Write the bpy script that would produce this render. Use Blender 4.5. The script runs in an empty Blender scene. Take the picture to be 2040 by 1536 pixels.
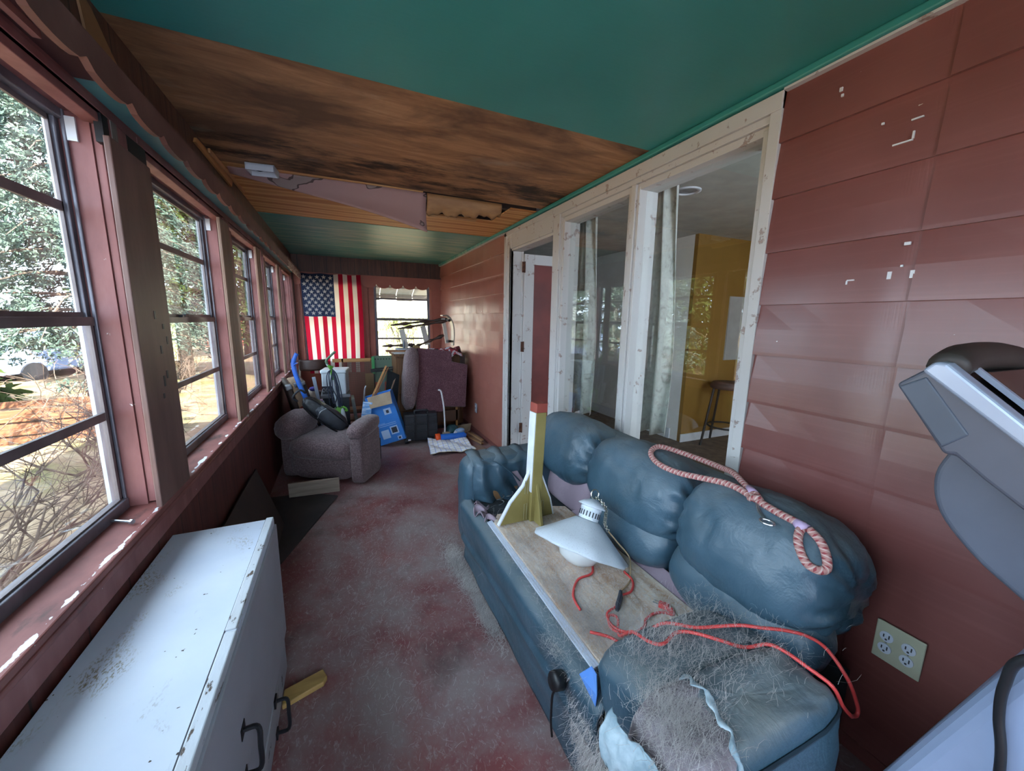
import bpy, math, random
from math import sin, cos, pi, radians, sqrt
from mathutils import Vector, Matrix, Euler, noise as mnoise

random.seed(11)
SC = bpy.context.scene
COL = SC.collection

# ------------------------------------------------------------------ camera
cam_d = bpy.data.cameras.new('camera')
cam = bpy.data.objects.new('camera', cam_d)
COL.objects.link(cam)
cam_d.sensor_fit = 'HORIZONTAL'
cam_d.sensor_width = 36.0
cam_d.lens = 758.06 / 2040 * 36.0
cam_d.clip_start = 0.02
cam_d.clip_end = 300


def cam_axes(yaw, pitch, roll):
    f = Vector((sin(yaw) * cos(pitch), cos(yaw) * cos(pitch), -sin(pitch)))
    r = Vector((cos(yaw), -sin(yaw), 0))
    d = f.cross(r)
    r2 = cos(roll) * r + sin(roll) * d
    d2 = -sin(roll) * r + cos(roll) * d
    return r2, d2, f


_r, _d, _f = cam_axes(0.420054512, 0.169773226, -0.0163249753)
cam.matrix_world = Matrix(((_r.x, -_d.x, -_f.x, 0), (_r.y, -_d.y, -_f.y, 0), (_r.z, -_d.z, -_f.z, 1.45), (0, 0, 0, 1)))
SC.camera = cam

# ------------------------------------------------------------------ world, sun, exposure
SC.view_settings.view_transform = 'Standard'
SC.view_settings.look = 'None'
SC.view_settings.gamma = 1
SC.view_settings.use_curve_mapping = False
SC.view_settings.exposure = 2.6
wd = bpy.data.worlds.new('sky')
SC.world = wd
wd.use_nodes = True
bgn = wd.node_tree.nodes['Background']
bgn.inputs['Color'].default_value = (0.66, 0.81, 1.0, 1)
bgn.inputs['Strength'].default_value = 2.0
sun_d = bpy.data.lights.new('sun', 'SUN')
sun = bpy.data.objects.new('sun', sun_d)
COL.objects.link(sun)
sun_d.energy = 12.0
sun_d.color = (1.0, 0.93, 0.82)
sun_d.angle = 0.012
sun.rotation_euler = Vector((-0.62, 0.42, -0.75)).to_track_quat('-Z', 'Y').to_euler()
SC.cycles.max_bounces = 9
SC.cycles.diffuse_bounces = 6
SC.cycles.transparent_max_bounces = 16
SC.cycles.sample_clamp_indirect = 8.0
SC.cycles.use_denoising = True


# ------------------------------------------------------------------ small helpers
def lin(h):
    if isinstance(h, (tuple, list)):
        return (h[0], h[1], h[2], 1)
    h = h.lstrip('#')
    o = []
    for k in (0, 2, 4):
        c = int(h[k:k + 2], 16) / 255
        o.append(c / 12.92 if c <= 0.04045 else ((c + 0.055) / 1.055) ** 2.4)
    return (o[0], o[1], o[2], 1)


def V(*a):
    return Vector(a)


def rx(d): return Matrix.Rotation(radians(d), 3, 'X')
def ry(d): return Matrix.Rotation(radians(d), 3, 'Y')
def rz(d): return Matrix.Rotation(radians(d), 3, 'Z')


def frame_from(z, x=(1, 0, 0)):
    """3x3 with columns x', y', z' where z' follows z."""
    z = Vector(z).normalized()
    x = Vector(x)
    x = (x - z * x.dot(z))
    if x.length < 1e-5:
        x = Vector((0, 1, 0)) - z * z.y
    x.normalize()
    y = z.cross(x)
    return Matrix((x, y, z)).transposed()


def catmull(pts, n=6, closed=False):
    P = [Vector(p) for p in pts]
    out = []
    m = len(P)
    rng = range(m) if closed else range(m - 1)
    for i in rng:
        p1, p2 = P[i], P[(i + 1) % m]
        p0 = P[(i - 1) % m] if (closed or i > 0) else p1 + (p1 - p2)
        p3 = P[(i + 2) % m] if (closed or i < m - 2) else p2 + (p2 - p1)
        for k in range(n):
            t = k / n
            out.append(0.5 * ((2 * p1) + (p2 - p0) * t + (2 * p0 - 5 * p1 + 4 * p2 - p3) * t * t + (3 * p1 - p0 - 3 * p2 + p3) * t ** 3))
    if not closed:
        out.append(P[-1])
    return out


class G:
    """collects geometry, then links it as ONE mesh object"""

    def __init__(s):
        s.v, s.f, s.m = [], [], []

    def add(s, vs, fs, mi=0):
        o = len(s.v)
        s.v += [tuple(v) for v in vs]
        s.f += [[i + o for i in f] for f in fs]
        s.m += [mi] * len(fs)
        return s

    def box(s, x0, x1, y0, y1, z0, z1, mi=0):
        v = [(x, y, z) for z in (z0, z1) for y in (y0, y1) for x in (x0, x1)]
        return s.add(v, [(0, 2, 3, 1), (4, 5, 7, 6), (0, 1, 5, 4), (2, 6, 7, 3), (0, 4, 6, 2), (1, 3, 7, 5)], mi)

    def obox(s, c, size, R=None, mi=0):
        R = R or Matrix.Identity(3)
        c = Vector(c)
        a, b, d = size[0] / 2, size[1] / 2, size[2] / 2
        v = [c + R @ Vector((x, y, z)) for z in (-d, d) for y in (-b, b) for x in (-a, a)]
        return s.add(v, [(0, 2, 3, 1), (4, 5, 7, 6), (0, 1, 5, 4), (2, 6, 7, 3), (0, 4, 6, 2), (1, 3, 7, 5)], mi)

    def beam(s, a, b, w, h, x=(1, 0, 0), mi=0):
        a, b = Vector(a), Vector(b)
        return s.obox((a + b) / 2, (w, h, (b - a).length), frame_from(b - a, x), mi)

    def prism(s, poly, ext, mi=0):
        """poly: 3-D points of a flat outline; ext: extrusion vector"""
        P = [Vector(p) for p in poly]
        e = Vector(ext)
        n = len(P)
        return s.add(P + [p + e for p in P], [list(range(n))[::-1], list(range(n, 2 * n))] + [(i, (i + 1) % n, n + (i + 1) % n, n + i) for i in range(n)], mi)

    def tube(s, pts, r, n=8, closed=False, cap=True, mi=0, flat=1.0):
        P = [Vector(p) for p in pts]
        m = len(P)
        R = r if isinstance(r, (list, tuple)) else [r] * m
        prev = None
        vs = []
        for i, p in enumerate(P):
            if closed:
                t = P[(i + 1) % m] - P[i - 1]
            else:
                t = P[min(i + 1, m - 1)] - P[max(i - 1, 0)]
            if t.length < 1e-9:
                t = Vector((0, 0, 1))
            t.normalize()
            if prev is None:
                a = Vector((0, 0, 1)) if abs(t.z) < .9 else Vector((1, 0, 0))
                u = (a - t * a.dot(t)).normalized()
            else:
                u = prev - t * prev.dot(t)
                u = u.normalized() if u.length > 1e-6 else t.orthogonal().normalized()
            prev = u
            w = t.cross(u)
            for k in range(n):
                an = 2 * pi * k / n
                vs.append(p + (u * cos(an) * flat + w * sin(an)) * R[i])
        fs = []
        for i in range(m if closed else m - 1):
            j = (i + 1) % m
            for k in range(n):
                l = (k + 1) % n
                fs.append((i * n + k, i * n + l, j * n + l, j * n + k))
        if cap and not closed:
            fs.append(list(range(n))[::-1])
            fs.append(list(range((m - 1) * n, m * n)))
        return s.add(vs, fs, mi)

    def lathe(s, prof, n=24, c=(0, 0, 0), R=None, mi=0, rim=None):
        """prof: (radius, height) pairs about local z"""
        R = R or Matrix.Identity(3)
        c = Vector(c)
        vs, fs = [], []
        for (r, h) in prof:
            for k in range(n):
                a = 2 * pi * k / n
                q = r * (1 + (rim(a, r) if rim else 0))
                vs.append(c + R @ Vector((q * cos(a), q * sin(a), h)))
        for i in range(len(prof) - 1):
            for k in range(n):
                l = (k + 1) % n
                fs.append((i * n + k, i * n + l, (i + 1) * n + l, (i + 1) * n + k))
        return s.add(vs, fs, mi)

    def grid(s, nu, nv, fn, cu=False, cv=False, mi=0, mfn=None):
        vs = [fn(i / (nu if cu else nu - 1), j / (nv if cv else nv - 1)) for j in range(nv) for i in range(nu)]
        fs, ms = [], []
        for j in range(nv if cv else nv - 1):
            for i in range(nu if cu else nu - 1):
                i2, j2 = (i + 1) % nu, (j + 1) % nv
                fs.append((j * nu + i, j * nu + i2, j2 * nu + i2, j2 * nu + i))
                ms.append(mfn((i + .5) / (nu - 1), (j + .5) / (nv - 1)) if mfn else mi)
        o = len(s.m)
        s.add(vs, fs, mi)
        if mfn:
            s.m[o:] = ms
        return s

    def puff(s, c, size, R=None, e=(2.6, 2.6), nu=40, nv=24, fn=None, mi=0):
        """superellipsoid cushion; fn(p_unit) -> scale offset along the radius"""
        R = R or Matrix.Identity(3)
        c = Vector(c)
        sg = lambda a, p: math.copysign(abs(a) ** p, a)
        e1, e2 = 2 / e[0], 2 / e[1]
        vs = []
        for j in range(nv + 1):
            ph = -pi / 2 + pi * j / nv
            for i in range(nu):
                th = 2 * pi * i / nu
                u = Vector((sg(cos(ph), e1) * sg(cos(th), e2), sg(cos(ph), e1) * sg(sin(th), e2), sg(sin(ph), e1)))
                k = 1 + (fn(u) if fn else 0)
                vs.append(c + R @ Vector((u.x * size[0] / 2 * k, u.y * size[1] / 2 * k, u.z * size[2] / 2 * k)))
        fs = []
        for j in range(nv):
            for i in range(nu):
                k = (i + 1) % nu
                fs.append((j * nu + i, j * nu + k, (j + 1) * nu + k, (j + 1) * nu + i))
        return s.add(vs, fs, mi)

    def xf(s, R, t=(0, 0, 0)):
        t = Vector(t)
        s.v = [tuple(R @ Vector(v) + t) for v in s.v]
        return s

    def obj(s, name, mat, parent=None, smooth=False, bevel=0, sub=0, solid=0, label=None, kind=None, angle=None, seg=2, solid_off=0):
        me = bpy.data.meshes.new(name)
        me.from_pydata(s.v, [], s.f)
        mats = mat if isinstance(mat, (list, tuple)) else [mat]
        for m in mats:
            me.materials.append(m)
        if len(mats) > 1:
            me.polygons.foreach_set('material_index', s.m)
        if smooth:
            me.polygons.foreach_set('use_smooth', [True] * len(me.polygons))
        me.update()
        o = bpy.data.objects.new(name, me)
        COL.objects.link(o)
        if solid:
            md = o.modifiers.new('thickness', 'SOLIDIFY')
            md.thickness = solid
            md.offset = solid_off
        if bevel:
            md = o.modifiers.new('edges', 'BEVEL')
            md.width = bevel
            md.segments = seg
            md.limit_method = 'ANGLE'
            md.angle_limit = radians(40)
        if sub:
            md = o.modifiers.new('smoothing', 'SUBSURF')
            md.levels = md.render_levels = sub
        if parent is not None:
            o.parent = parent
        if label:
            o['label'] = label
        if kind:
            o['kind'] = kind
        return o


def tag(o, label, cat, group=None, kind=None):
    o['label'] = label
    o['category'] = cat
    if group:
        o['group'] = group
    if kind:
        o['kind'] = kind
    return o


def thing(name, label, cat, loc=(0, 0, 0), rotz=0, group=None, kind=None, rot=None):
    o = bpy.data.objects.new(name, None)
    o.empty_display_size = 0.1
    COL.objects.link(o)
    o.location = loc
    o.rotation_euler = rot if rot else (0, 0, radians(rotz))
    return tag(o, label, cat, group, kind)


def struct(o, label=None, cat=None):
    o['kind'] = 'structure'
    if label:
        o['label'] = label
    if cat:
        o['category'] = cat
    return o


def sroot(name, label=None, cat=None):
    o = bpy.data.objects.new(name, None)
    COL.objects.link(o)
    return struct(o, label, cat)


def fbm(p, o=4):
    return mnoise.fractal(Vector(p), 1.0, 2.0, o)


# ------------------------------------------------------------------ materials
class NT:
    def __init__(s, name):
        s.mat = bpy.data.materials.new(name)
        s.mat.use_nodes = True
        s.nt = s.mat.node_tree
        s.b = s.nt.nodes['Principled BSDF']
        s.out = s.nt.nodes['Material Output']
        s.tc = s.nt.nodes.new('ShaderNodeTexCoord')

    def n(s, t, **k):
        x = s.nt.nodes.new(t)
        for a, b in k.items():
            setattr(x, a, b)
        return x

    def l(s, a, b):
        s.nt.links.new(a, b)

    def coords(s, scale=(1, 1, 1), rot=(0, 0, 0), loc=(0, 0, 0), src='Object'):
        m = s.n('ShaderNodeMapping')
        m.inputs['Scale'].default_value = scale
        m.inputs['Rotation'].default_value = [radians(a) for a in rot]
        m.inputs['Location'].default_value = loc
        s.l(s.tc.outputs[src], m.inputs['Vector'])
        return m.outputs['Vector']

    def noise(s, vec, scale=5, detail=5, rough=.55, dist=0):
        x = s.n('ShaderNodeTexNoise')
        x.inputs['Scale'].default_value = scale
        x.inputs['Detail'].default_value = detail
        x.inputs['Roughness'].default_value = rough
        x.inputs['Distortion'].default_value = dist
        s.l(vec, x.inputs['Vector'])
        return x.outputs['Fac']

    def wave(s, vec, scale=5, dist=2, detail=2, typ='BANDS', dirn='X', dscale=1.0):
        x = s.n('ShaderNodeTexWave', wave_type=typ)
        if typ == 'BANDS':
            x.bands_direction = dirn
        else:
            x.rings_direction = dirn
        x.inputs['Scale'].default_value = scale
        x.inputs['Distortion'].default_value = dist
        x.inputs['Detail'].default_value = detail
        x.inputs['Detail Scale'].default_value = dscale
        s.l(vec, x.inputs['Vector'])
        return x.outputs['Fac']

    def voro(s, vec, scale=5, feature='F1'):
        x = s.n('ShaderNodeTexVoronoi', feature=feature)
        x.inputs['Scale'].default_value = scale
        s.l(vec, x.inputs['Vector'])
        return x.outputs['Distance']

    def ramp(s, fac, stops):
        x = s.n('ShaderNodeValToRGB')
        e = x.color_ramp.elements
        while len(e) < len(stops):
            e.new(.5)
        for k, (p, c) in enumerate(stops):
            e[k].position = p
            e[k].color = lin(c) if not isinstance(c, (int, float)) else (c, c, c, 1)
        s.l(fac, x.inputs['Fac'])
        return x.outputs['Color']

    def mix(s, fac, a, b, mode='MIX'):
        x = s.n('ShaderNodeMix', data_type='RGBA', blend_type=mode)
        for sock, val in ((x.inputs[0], fac), (x.inputs[6], a), (x.inputs[7], b)):
            if hasattr(val, 'links'):
                s.l(val, sock)
            elif isinstance(val, (int, float)):
                sock.default_value = val if sock.type == 'VALUE' else (val, val, val, 1)
            else:
                sock.default_value = lin(val)
        return x.outputs[2]

    def math(s, op, a, b=0.0):
        x = s.n('ShaderNodeMath', operation=op)
        for k, val in enumerate((a, b)):
            if hasattr(val, 'links'):
                s.l(val, x.inputs[k])
            else:
                x.inputs[k].default_value = val
        return x.outputs[0]

    def bump(s, h, strength=.3, dist=.01):
        x = s.n('ShaderNodeBump')
        x.inputs['Strength'].default_value = strength
        x.inputs['Distance'].default_value = dist
        s.l(h, x.inputs['Height'])
        s.l(x.outputs['Normal'], s.b.inputs['Normal'])

    def col(s, c):
        if hasattr(c, 'links'):
            s.l(c, s.b.inputs['Base Color'])
        else:
            s.b.inputs['Base Color'].default_value = lin(c)
        return s

    def set(s, rough=None, metal=None, spec=None, coat=None, sheen=None):
        if rough is not None:
            if hasattr(rough, 'links'):
                s.l(rough, s.b.inputs['Roughness'])
            else:
                s.b.inputs['Roughness'].default_value = rough
        if metal is not None:
            s.b.inputs['Metallic'].default_value = metal
        if spec is not None:
            s.b.inputs['Specular IOR Level'].default_value = spec
        if coat is not None:
            s.b.inputs['Coat Weight'].default_value = coat
        if sheen is not None:
            s.b.inputs['Sheen Weight'].default_value = sheen
        return s


def simple(name, c1, c2=None, rough=.6, scale=6, lo=.4, hi=.65, stretch=(1, 1, 1), bump=0, bscale=40, metal=0, spec=.5, dist=.004, c3=None):
    t = NT(name)
    v = t.coords(stretch)
    if c2:
        f = t.noise(v, scale, 6)
        stops = [(lo, c1), (hi, c2)]
        if c3:
            stops.append((min(1, hi + .12), c3))
        t.col(t.ramp(f, stops))
    else:
        t.col(c1)
    t.set(rough=rough, metal=metal, spec=spec)
    if bump:
        t.bump(t.noise(v, bscale, 4), bump, dist)
    return t.mat


def wood(name, c1, c2, c3=None, axis='x', rough=.6, scale=3.0, spec=.3, stain=None):
    """long streaks along one axis"""
    t = NT(name)
    st = {'x': (1, 14, 14), 'y': (14, 1, 14), 'z': (14, 14, 1)}[axis]
    v = t.coords(st)
    f = t.noise(v, scale, 7, .62, .6)
    stops = [(.32, c1), (.62, c2)]
    if c3:
        stops.append((.8, c3))
    c = t.ramp(f, stops)
    if stain:
        m = t.ramp(t.noise(t.coords(), 2.3, 5, .6), [(.5, 0), (.66, 1)])
        c = t.mix(m, c, stain)
    t.col(c).set(rough=rough, spec=spec)
    t.bump(f, .25, .004)
    return t.mat


def m_siding(name='red painted siding', c1='#6b3b37', c2='#794642', c3='#85504b'):
    t = NT(name)
    v = t.coords()
    big = t.noise(v, 1.6, 4)
    c = t.ramp(big, [(.3, c1), (.55, c2), (.75, c3)])
    streak = t.noise(t.coords((1, .7, 30)), 3, 5)
    c = t.mix(t.ramp(streak, [(.5, 0), (.75, .16)]), c, '#93605a')
    chip = t.noise(t.coords((1, 1, 1.6), loc=(3, 1, 2)), 26, 3, .5)
    mask = t.ramp(chip, [(.765, 0), (.775, 1)])
    c = t.mix(mask, c, '#d5cfc9')
    t.col(c)
    t.set(rough=t.ramp(big, [(.3, .28), (.7, .42)]), spec=.55, coat=.18)
    t.b.inputs['Coat Roughness'].default_value = .16
    t.bump(t.noise(v, 9, 5), .16, .006)
    return t.mat


def m_peel(name='peeling white paint', base='#bfbcbb', under='#9d8a83', amt=.62, streak=(1, 1, 1)):
    t = NT(name)
    v = t.coords(streak)
    f = t.noise(v, 15, 7, .66)
    mask = t.ramp(f, [(amt - .015, 0), (amt + .015, 1)])
    dirt = t.noise(t.coords(), 3, 5)
    c = t.mix(t.ramp(dirt, [(.35, 0), (.7, .5)]), base, '#b9b4ae')
    c = t.mix(mask, c, under)
    t.col(c).set(rough=.55, spec=.35)
    t.bump(t.math('ADD', t.math('MULTIPLY', mask, -1.0), t.math('MULTIPLY', t.noise(v, 45, 4), .3)), .5, .004)
    return t.mat


def m_redtrim(name='old red window paint'):
    t = NT(name)
    f = t.noise(t.coords((3, 3, 1)), 4, 6)
    c = t.ramp(f, [(.3, '#774644'), (.55, '#8b5956'), (.75, '#9a6b68')])
    chip = t.noise(t.coords(loc=(1, 5, 2)), 30, 4)
    c = t.mix(t.ramp(chip, [(.73, 0), (.75, 1)]), c, '#d8cfca')
    t.col(c).set(rough=.5, spec=.4)
    t.bump(f, .2, .003)
    return t.mat


def m_sill():
    t = NT('worn red sill paint')
    f = t.noise(t.coords((2, 1, 2)), 5, 6)
    c = t.ramp(f, [(.3, '#6d3f3c'), (.55, '#85524d'), (.75, '#96655f')])
    dirt = t.noise(t.coords((4, 1.5, 1), loc=(2, 0, 0)), 3.2, 6, .65)
    c = t.mix(t.ramp(dirt, [(.55, 0), (.68, .8)]), c, '#3b2e2a')
    chip = t.noise(t.coords((1, .5, 1)), 22, 5)
    sep = t.n('ShaderNodeSeparateXYZ')
    t.l(t.tc.outputs['Object'], sep.inputs[0])
    edge = t.ramp(t.math('ABSOLUTE', t.math('ADD', sep.outputs['X'], .606)), [(.0, .17), (.014, 0)])
    chip = t.math('ADD', chip, edge)
    c = t.mix(t.ramp(chip, [(.68, 0), (.70, 1)]), c, '#d8d8dc')
    t.col(c).set(rough=.55, spec=.35)
    t.bump(f, .25, .004)
    return t.mat


def m_plywood():
    t = NT('water stained plywood')
    v = t.coords((1, 5, 1))
    g = t.noise(v, 2.4, 8, .66, .8)
    c = t.ramp(g, [(.25, '#78503a'), (.45, '#9c6f4e'), (.62, '#b58560'), (.8, '#c29d7c')])
    st = t.noise(t.coords((.8, 1.7, 1), loc=(2.3, .4, 0)), 1.7, 6, .62, .5)
    c = t.mix(t.ramp(st, [(.44, 0), (.6, .85)]), c, '#5c4133')
    sep = t.n('ShaderNodeSeparateXYZ')
    t.l(t.tc.outputs['Object'], sep.inputs[0])
    band = t.ramp(t.math('ABSOLUTE', t.math('SUBTRACT', sep.outputs['Y'], 2.62)), [(.12, .22), (.42, 0)])
    mold = t.math('ADD', t.noise(t.coords((1.3, 4.2, 1), loc=(.4, 1.2, 0)), 1.7, 7, .72), band)
    c = t.mix(t.ramp(mold, [(.66, 0), (.8, .92)]), c, '#1f1815')
    pale = t.noise(t.coords((1, 2.5, 1), loc=(7, 3, 0)), 2.1, 6, .6)
    c = t.mix(t.ramp(pale, [(.6, 0), (.75, .55)]), c, '#a99887')
    t.col(c).set(rough=.65, spec=.3)
    t.bump(g, .2, .003)
    return t.mat


def m_freshply():
    t = NT('fresh orange plywood')
    g = t.wave(t.coords((.3, 1.2, 1)), 1.6, 9, 3, dirn='Y', dscale=.7)
    c = t.ramp(g, [(0, '#c98f58'), (.5, '#e0ad76'), (.9, '#b97a45')])
    t.col(c).set(rough=.6, spec=.3)
    return t.mat


def m_teal():
    t = NT('teal ceiling paint')
    f = t.noise(t.coords(), 1.2, 4)
    c = t.ramp(f, [(.3, '#33817b'), (.7, '#3e9089')])
    s = t.noise(t.coords((.8, 7, 1)), 2.2, 7, .65)
    far = t.n('ShaderNodeSeparateXYZ')
    t.l(t.tc.outputs['Object'], far.inputs[0])
    ff = t.ramp(t.math('MULTIPLY', t.math('SUBTRACT', far.outputs['Y'], 4.1), .6), [(0, 0), (.25, 1)])
    worn = t.math('MULTIPLY', t.ramp(s, [(.44, 0), (.62, .85)]), ff)
    c = t.mix(worn, c, '#93ad9c')
    t.col(c).set(rough=.42, spec=.45)
    t.bump(t.math('ADD', t.math('MULTIPLY', s, .6), t.noise(t.coords((1, 4, 1)), 18, 4)), .15, .003)
    return t.mat


def m_floor():
    t = NT('worn red porch floor paint')
    v = t.coords()
    f = t.noise(v, 1.3, 6, .62)
    c = t.ramp(f, [(.3, '#6f4144'), (.5, '#80494a'), (.7, '#924c48')])
    w = t.noise(t.coords((1, .8, 1), loc=(1.3, 2.2, 0)), 1.9, 8, .68, .3)
    c = t.mix(t.ramp(w, [(.40, 0), (.60, .9)]), c, '#8f8180')
    g = t.noise(t.coords((1.6, 1, 1)), 38, 5, .7, 1.5)
    c = t.mix(t.ramp(g, [(.54, 0), (.68, .6)]), c, '#ada4a3')
    d = t.noise(t.coords(loc=(6, 1, 0)), 2.6, 6, .65)
    c = t.mix(t.ramp(d, [(.55, 0), (.75, .6)]), c, '#3c2a2a')
    t.col(c).set(rough=t.ramp(w, [(.4, .45), (.6, .75)]), spec=.4)
    t.bump(t.noise(v, 60, 5), .2, .003)
    return t.mat


def m_leather(name='teal leather', fuzz=0.5):
    t = NT(name)
    v = t.coords()
    f = t.noise(v, 3.2, 5)
    c = t.ramp(f, [(.3, '#2f4753'), (.55, '#3b5464'), (.75, '#4b6170')])
    # dust lies on faces that look up
    geo = t.n('ShaderNodeNewGeometry')
    sx = t.n('ShaderNodeSeparateXYZ')
    t.l(geo.outputs['Normal'], sx.inputs[0])
    dust = t.math('MULTIPLY', t.ramp(sx.outputs['Z'], [(.35, 0), (.95, 1)]), t.ramp(t.noise(v, 7, 6, .65), [(.3, .2), (.7, 1)]))
    c = t.mix(t.math('MULTIPLY', dust, fuzz), c, '#8d8f8c')
    t.col(c)
    t.set(rough=t.ramp(dust, [(0, .33), (.6, .7)]), spec=.5)
    cr = t.noise(t.coords((2.2, .8, .9)), 11, 5, .6, .9)
    t.bump(t.math('ADD', t.math('MULTIPLY', t.noise(v, 130, 3), .35), t.math('MULTIPLY', cr, 2.0)), .22, .008)
    return t.mat


def m_tweed(name, c1, c2, c3):
    t = NT(name)
    v = t.coords((1, 1, 1))
    a = t.noise(t.coords((1, 1, 1.6)), 95, 3)
    b = t.noise(v, 5, 5)
    c = t.ramp(a, [(.35, c1), (.55, c2), (.7, c3)])
    c = t.mix(t.ramp(b, [(.4, 0), (.7, .45)]), c, c1)
    t.col(c).set(rough=.9, spec=.15, sheen=.3)
    t.bump(t.math('ADD', a, t.noise(v, 160, 2)), .35, .004)
    return t.mat


def m_glass():
    t = NT('window glass')
    t.nt.nodes.remove(t.b)
    fr = t.n('ShaderNodeFresnel')
    # thin pane: the same reflectance from either side
    geo = t.n('ShaderNodeNewGeometry')
    t.l(t.math('SUBTRACT', 1.55, t.math('MULTIPLY', geo.outputs['Backfacing'], 1.55 - 1 / 1.55)), fr.inputs['IOR'])
    tr = t.n('ShaderNodeBsdfTransparent')
    tr.inputs['Color'].default_value = (.95, .97, .96, 1)
    gl = t.n('ShaderNodeBsdfGlossy')
    gl.inputs['Roughness'].default_value = 0.0
    mx = t.n('ShaderNodeMixShader')
    t.l(t.math('MULTIPLY', fr.outputs[0], 1.5), mx.inputs[0])
    t.l(tr.outputs[0], mx.inputs[1])
    t.l(gl.outputs[0], mx.inputs[2])
    t.l(mx.outputs[0], t.out.inputs['Surface'])
    return t.mat


def m_cloth(name, color, trans=.5, rough=.9):
    """thin cloth that lets light through"""
    t = NT(name)
    t.nt.nodes.remove(t.b)
    d = t.n('ShaderNodeBsdfDiffuse')
    q = t.n('ShaderNodeBsdfTranslucent')
    for x in (d, q):
        x.inputs['Color'].default_value = lin(color)
    mx = t.n('ShaderNodeMixShader')
    mx.inputs[0].default_value = trans
    t.l(d.outputs[0], mx.inputs[1])
    t.l(q.outputs[0], mx.inputs[2])
    t.l(mx.outputs[0], t.out.inputs['Surface'])
    return t.mat


def m_curtain():
    t = NT('pale patterned curtain cloth')
    v = t.noise(t.coords((1, 1, .7)), 19, 4, .6, 1.0)
    f = t.math('ADD', v, t.math('MULTIPLY', t.noise(t.coords(loc=(3, 3, 3)), 40, 3), .35))
    t.col(t.ramp(f, [(.45, '#8b8a84'), (.62, '#b0afa7'), (.9, '#bfbeb7')])).set(rough=.9, spec=.1)
    return t.mat


def m_chest():
    t = NT('dirty white painted top')
    v = t.coords()
    c = t.ramp(t.noise(v, 2, 5), [(.35, '#c8d2e4'), (.7, '#dfe5ee')])
    # crumbs and stains gathered along a slanting band
    sep = t.n('ShaderNodeSeparateXYZ')
    t.l(v, sep.inputs[0])
    patch = t.noise(t.coords((5, 2.4, 1), rot=(0, 0, 20), loc=(.3, .55, 0)), 1.7, 3)
    fine = t.noise(t.coords((2.2, 1, 1), rot=(0, 0, 25)), 95, 3, .6)
    m = t.math('MULTIPLY', t.ramp(patch, [(.55, 0), (.7, 1)]), t.ramp(fine, [(.5, 0), (.6, 1)]))
    c = t.mix(m, c, '#8f8672')
    sp = t.noise(t.coords((1, 1.3, 1), loc=(4, 4, 0)), 58, 2, .4)
    c = t.mix(t.ramp(sp, [(.755, 0), (.77, 1)]), c, '#3d352c')
    t.col(c).set(rough=.4, spec=.4)
    return t.mat


def m_deck():
    t = NT('worn plywood seat deck')
    g = t.noise(t.coords((9, 1.2, 1)), 3, 7, .62, .5)
    c = t.ramp(g, [(.3, '#a5856c'), (.5, '#cab19b'), (.72, '#dccfc3')])
    fz = t.noise(t.coords((1.4, 1, 1)), 34, 6, .75, 2)
    c = t.mix(t.ramp(fz, [(.47, 0), (.64, .85)]), c, '#d8d2cd')
    d = t.noise(t.coords(loc=(3, 2, 0)), 4.5, 5)
    c = t.mix(t.ramp(d, [(.55, 0), (.7, .7)]), c, '#94663c')
    t.col(c).set(rough=.75, spec=.2)
    t.bump(t.math('ADD', g, fz), .35, .004)
    return t.mat


def m_fuzzleather():
    """old leather under a coat of pet hair"""
    t = NT('hair covered leather')
    v = t.coords()
    c = t.ramp(t.noise(v, 4, 5), [(.3, '#35505d'), (.7, '#4d6672')])
    f = t.noise(t.coords((2.4, 1, 1), rot=(0, 0, 25)), 60, 5, .7, .4)
    c = t.mix(t.ramp(f, [(.48, 0), (.7, .6)]), c, '#8a979f')
    d = t.noise(t.coords(loc=(2, 7, 1)), 3.5, 5)
    c = t.mix(t.ramp(d, [(.55, 0), (.75, .5)]), c, '#6b665f')
    t.col(c).set(rough=.75, spec=.25)
    t.bump(f, .12, .002)
    return t.mat


def m_plaid():
    t = NT('white towel with thin plaid lines')
    sep = t.n('ShaderNodeSeparateXYZ')
    t.l(t.tc.outputs['UV'], sep.inputs[0])
    c = '#e8e9f0'
    for ax, colr in (('X', '#8fa5dd'), ('Y', '#c9c19a')):
        w = t.math('FRACT', t.math('MULTIPLY', sep.outputs[ax], 9.0))
        m = t.math('LESS_THAN', w, .16)
        c = t.mix(t.math('MULTIPLY', m, .75), c, colr)
    t.col(c).set(rough=.9, spec=.1)
    return t.mat


def m_bark(name='grey brown bark', c1='#3c322b', c2='#6c5d50'):
    return simple(name, c1, c2, rough=.9, scale=9, stretch=(3, 3, .6), bump=.6, bscale=14, dist=.02)


def m_leaf(name, c1, c2, trans=.25):
    t = NT(name)
    t.nt.nodes.remove(t.b)
    f = t.noise(t.coords(), 1.7, 4)
    c = t.ramp(f, [(.35, c1), (.65, c2)])
    d = t.n('ShaderNodeBsdfDiffuse')
    q = t.n('ShaderNodeBsdfTranslucent')
    t.l(c, d.inputs['Color'])
    t.l(c, q.inputs['Color'])
    mx = t.n('ShaderNodeMixShader')
    mx.inputs[0].default_value = trans
    t.l(d.outputs[0], mx.inputs[1])
    t.l(q.outputs[0], mx.inputs[2])
    t.l(mx.outputs[0], t.out.inputs['Surface'])
    return t.mat


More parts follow.
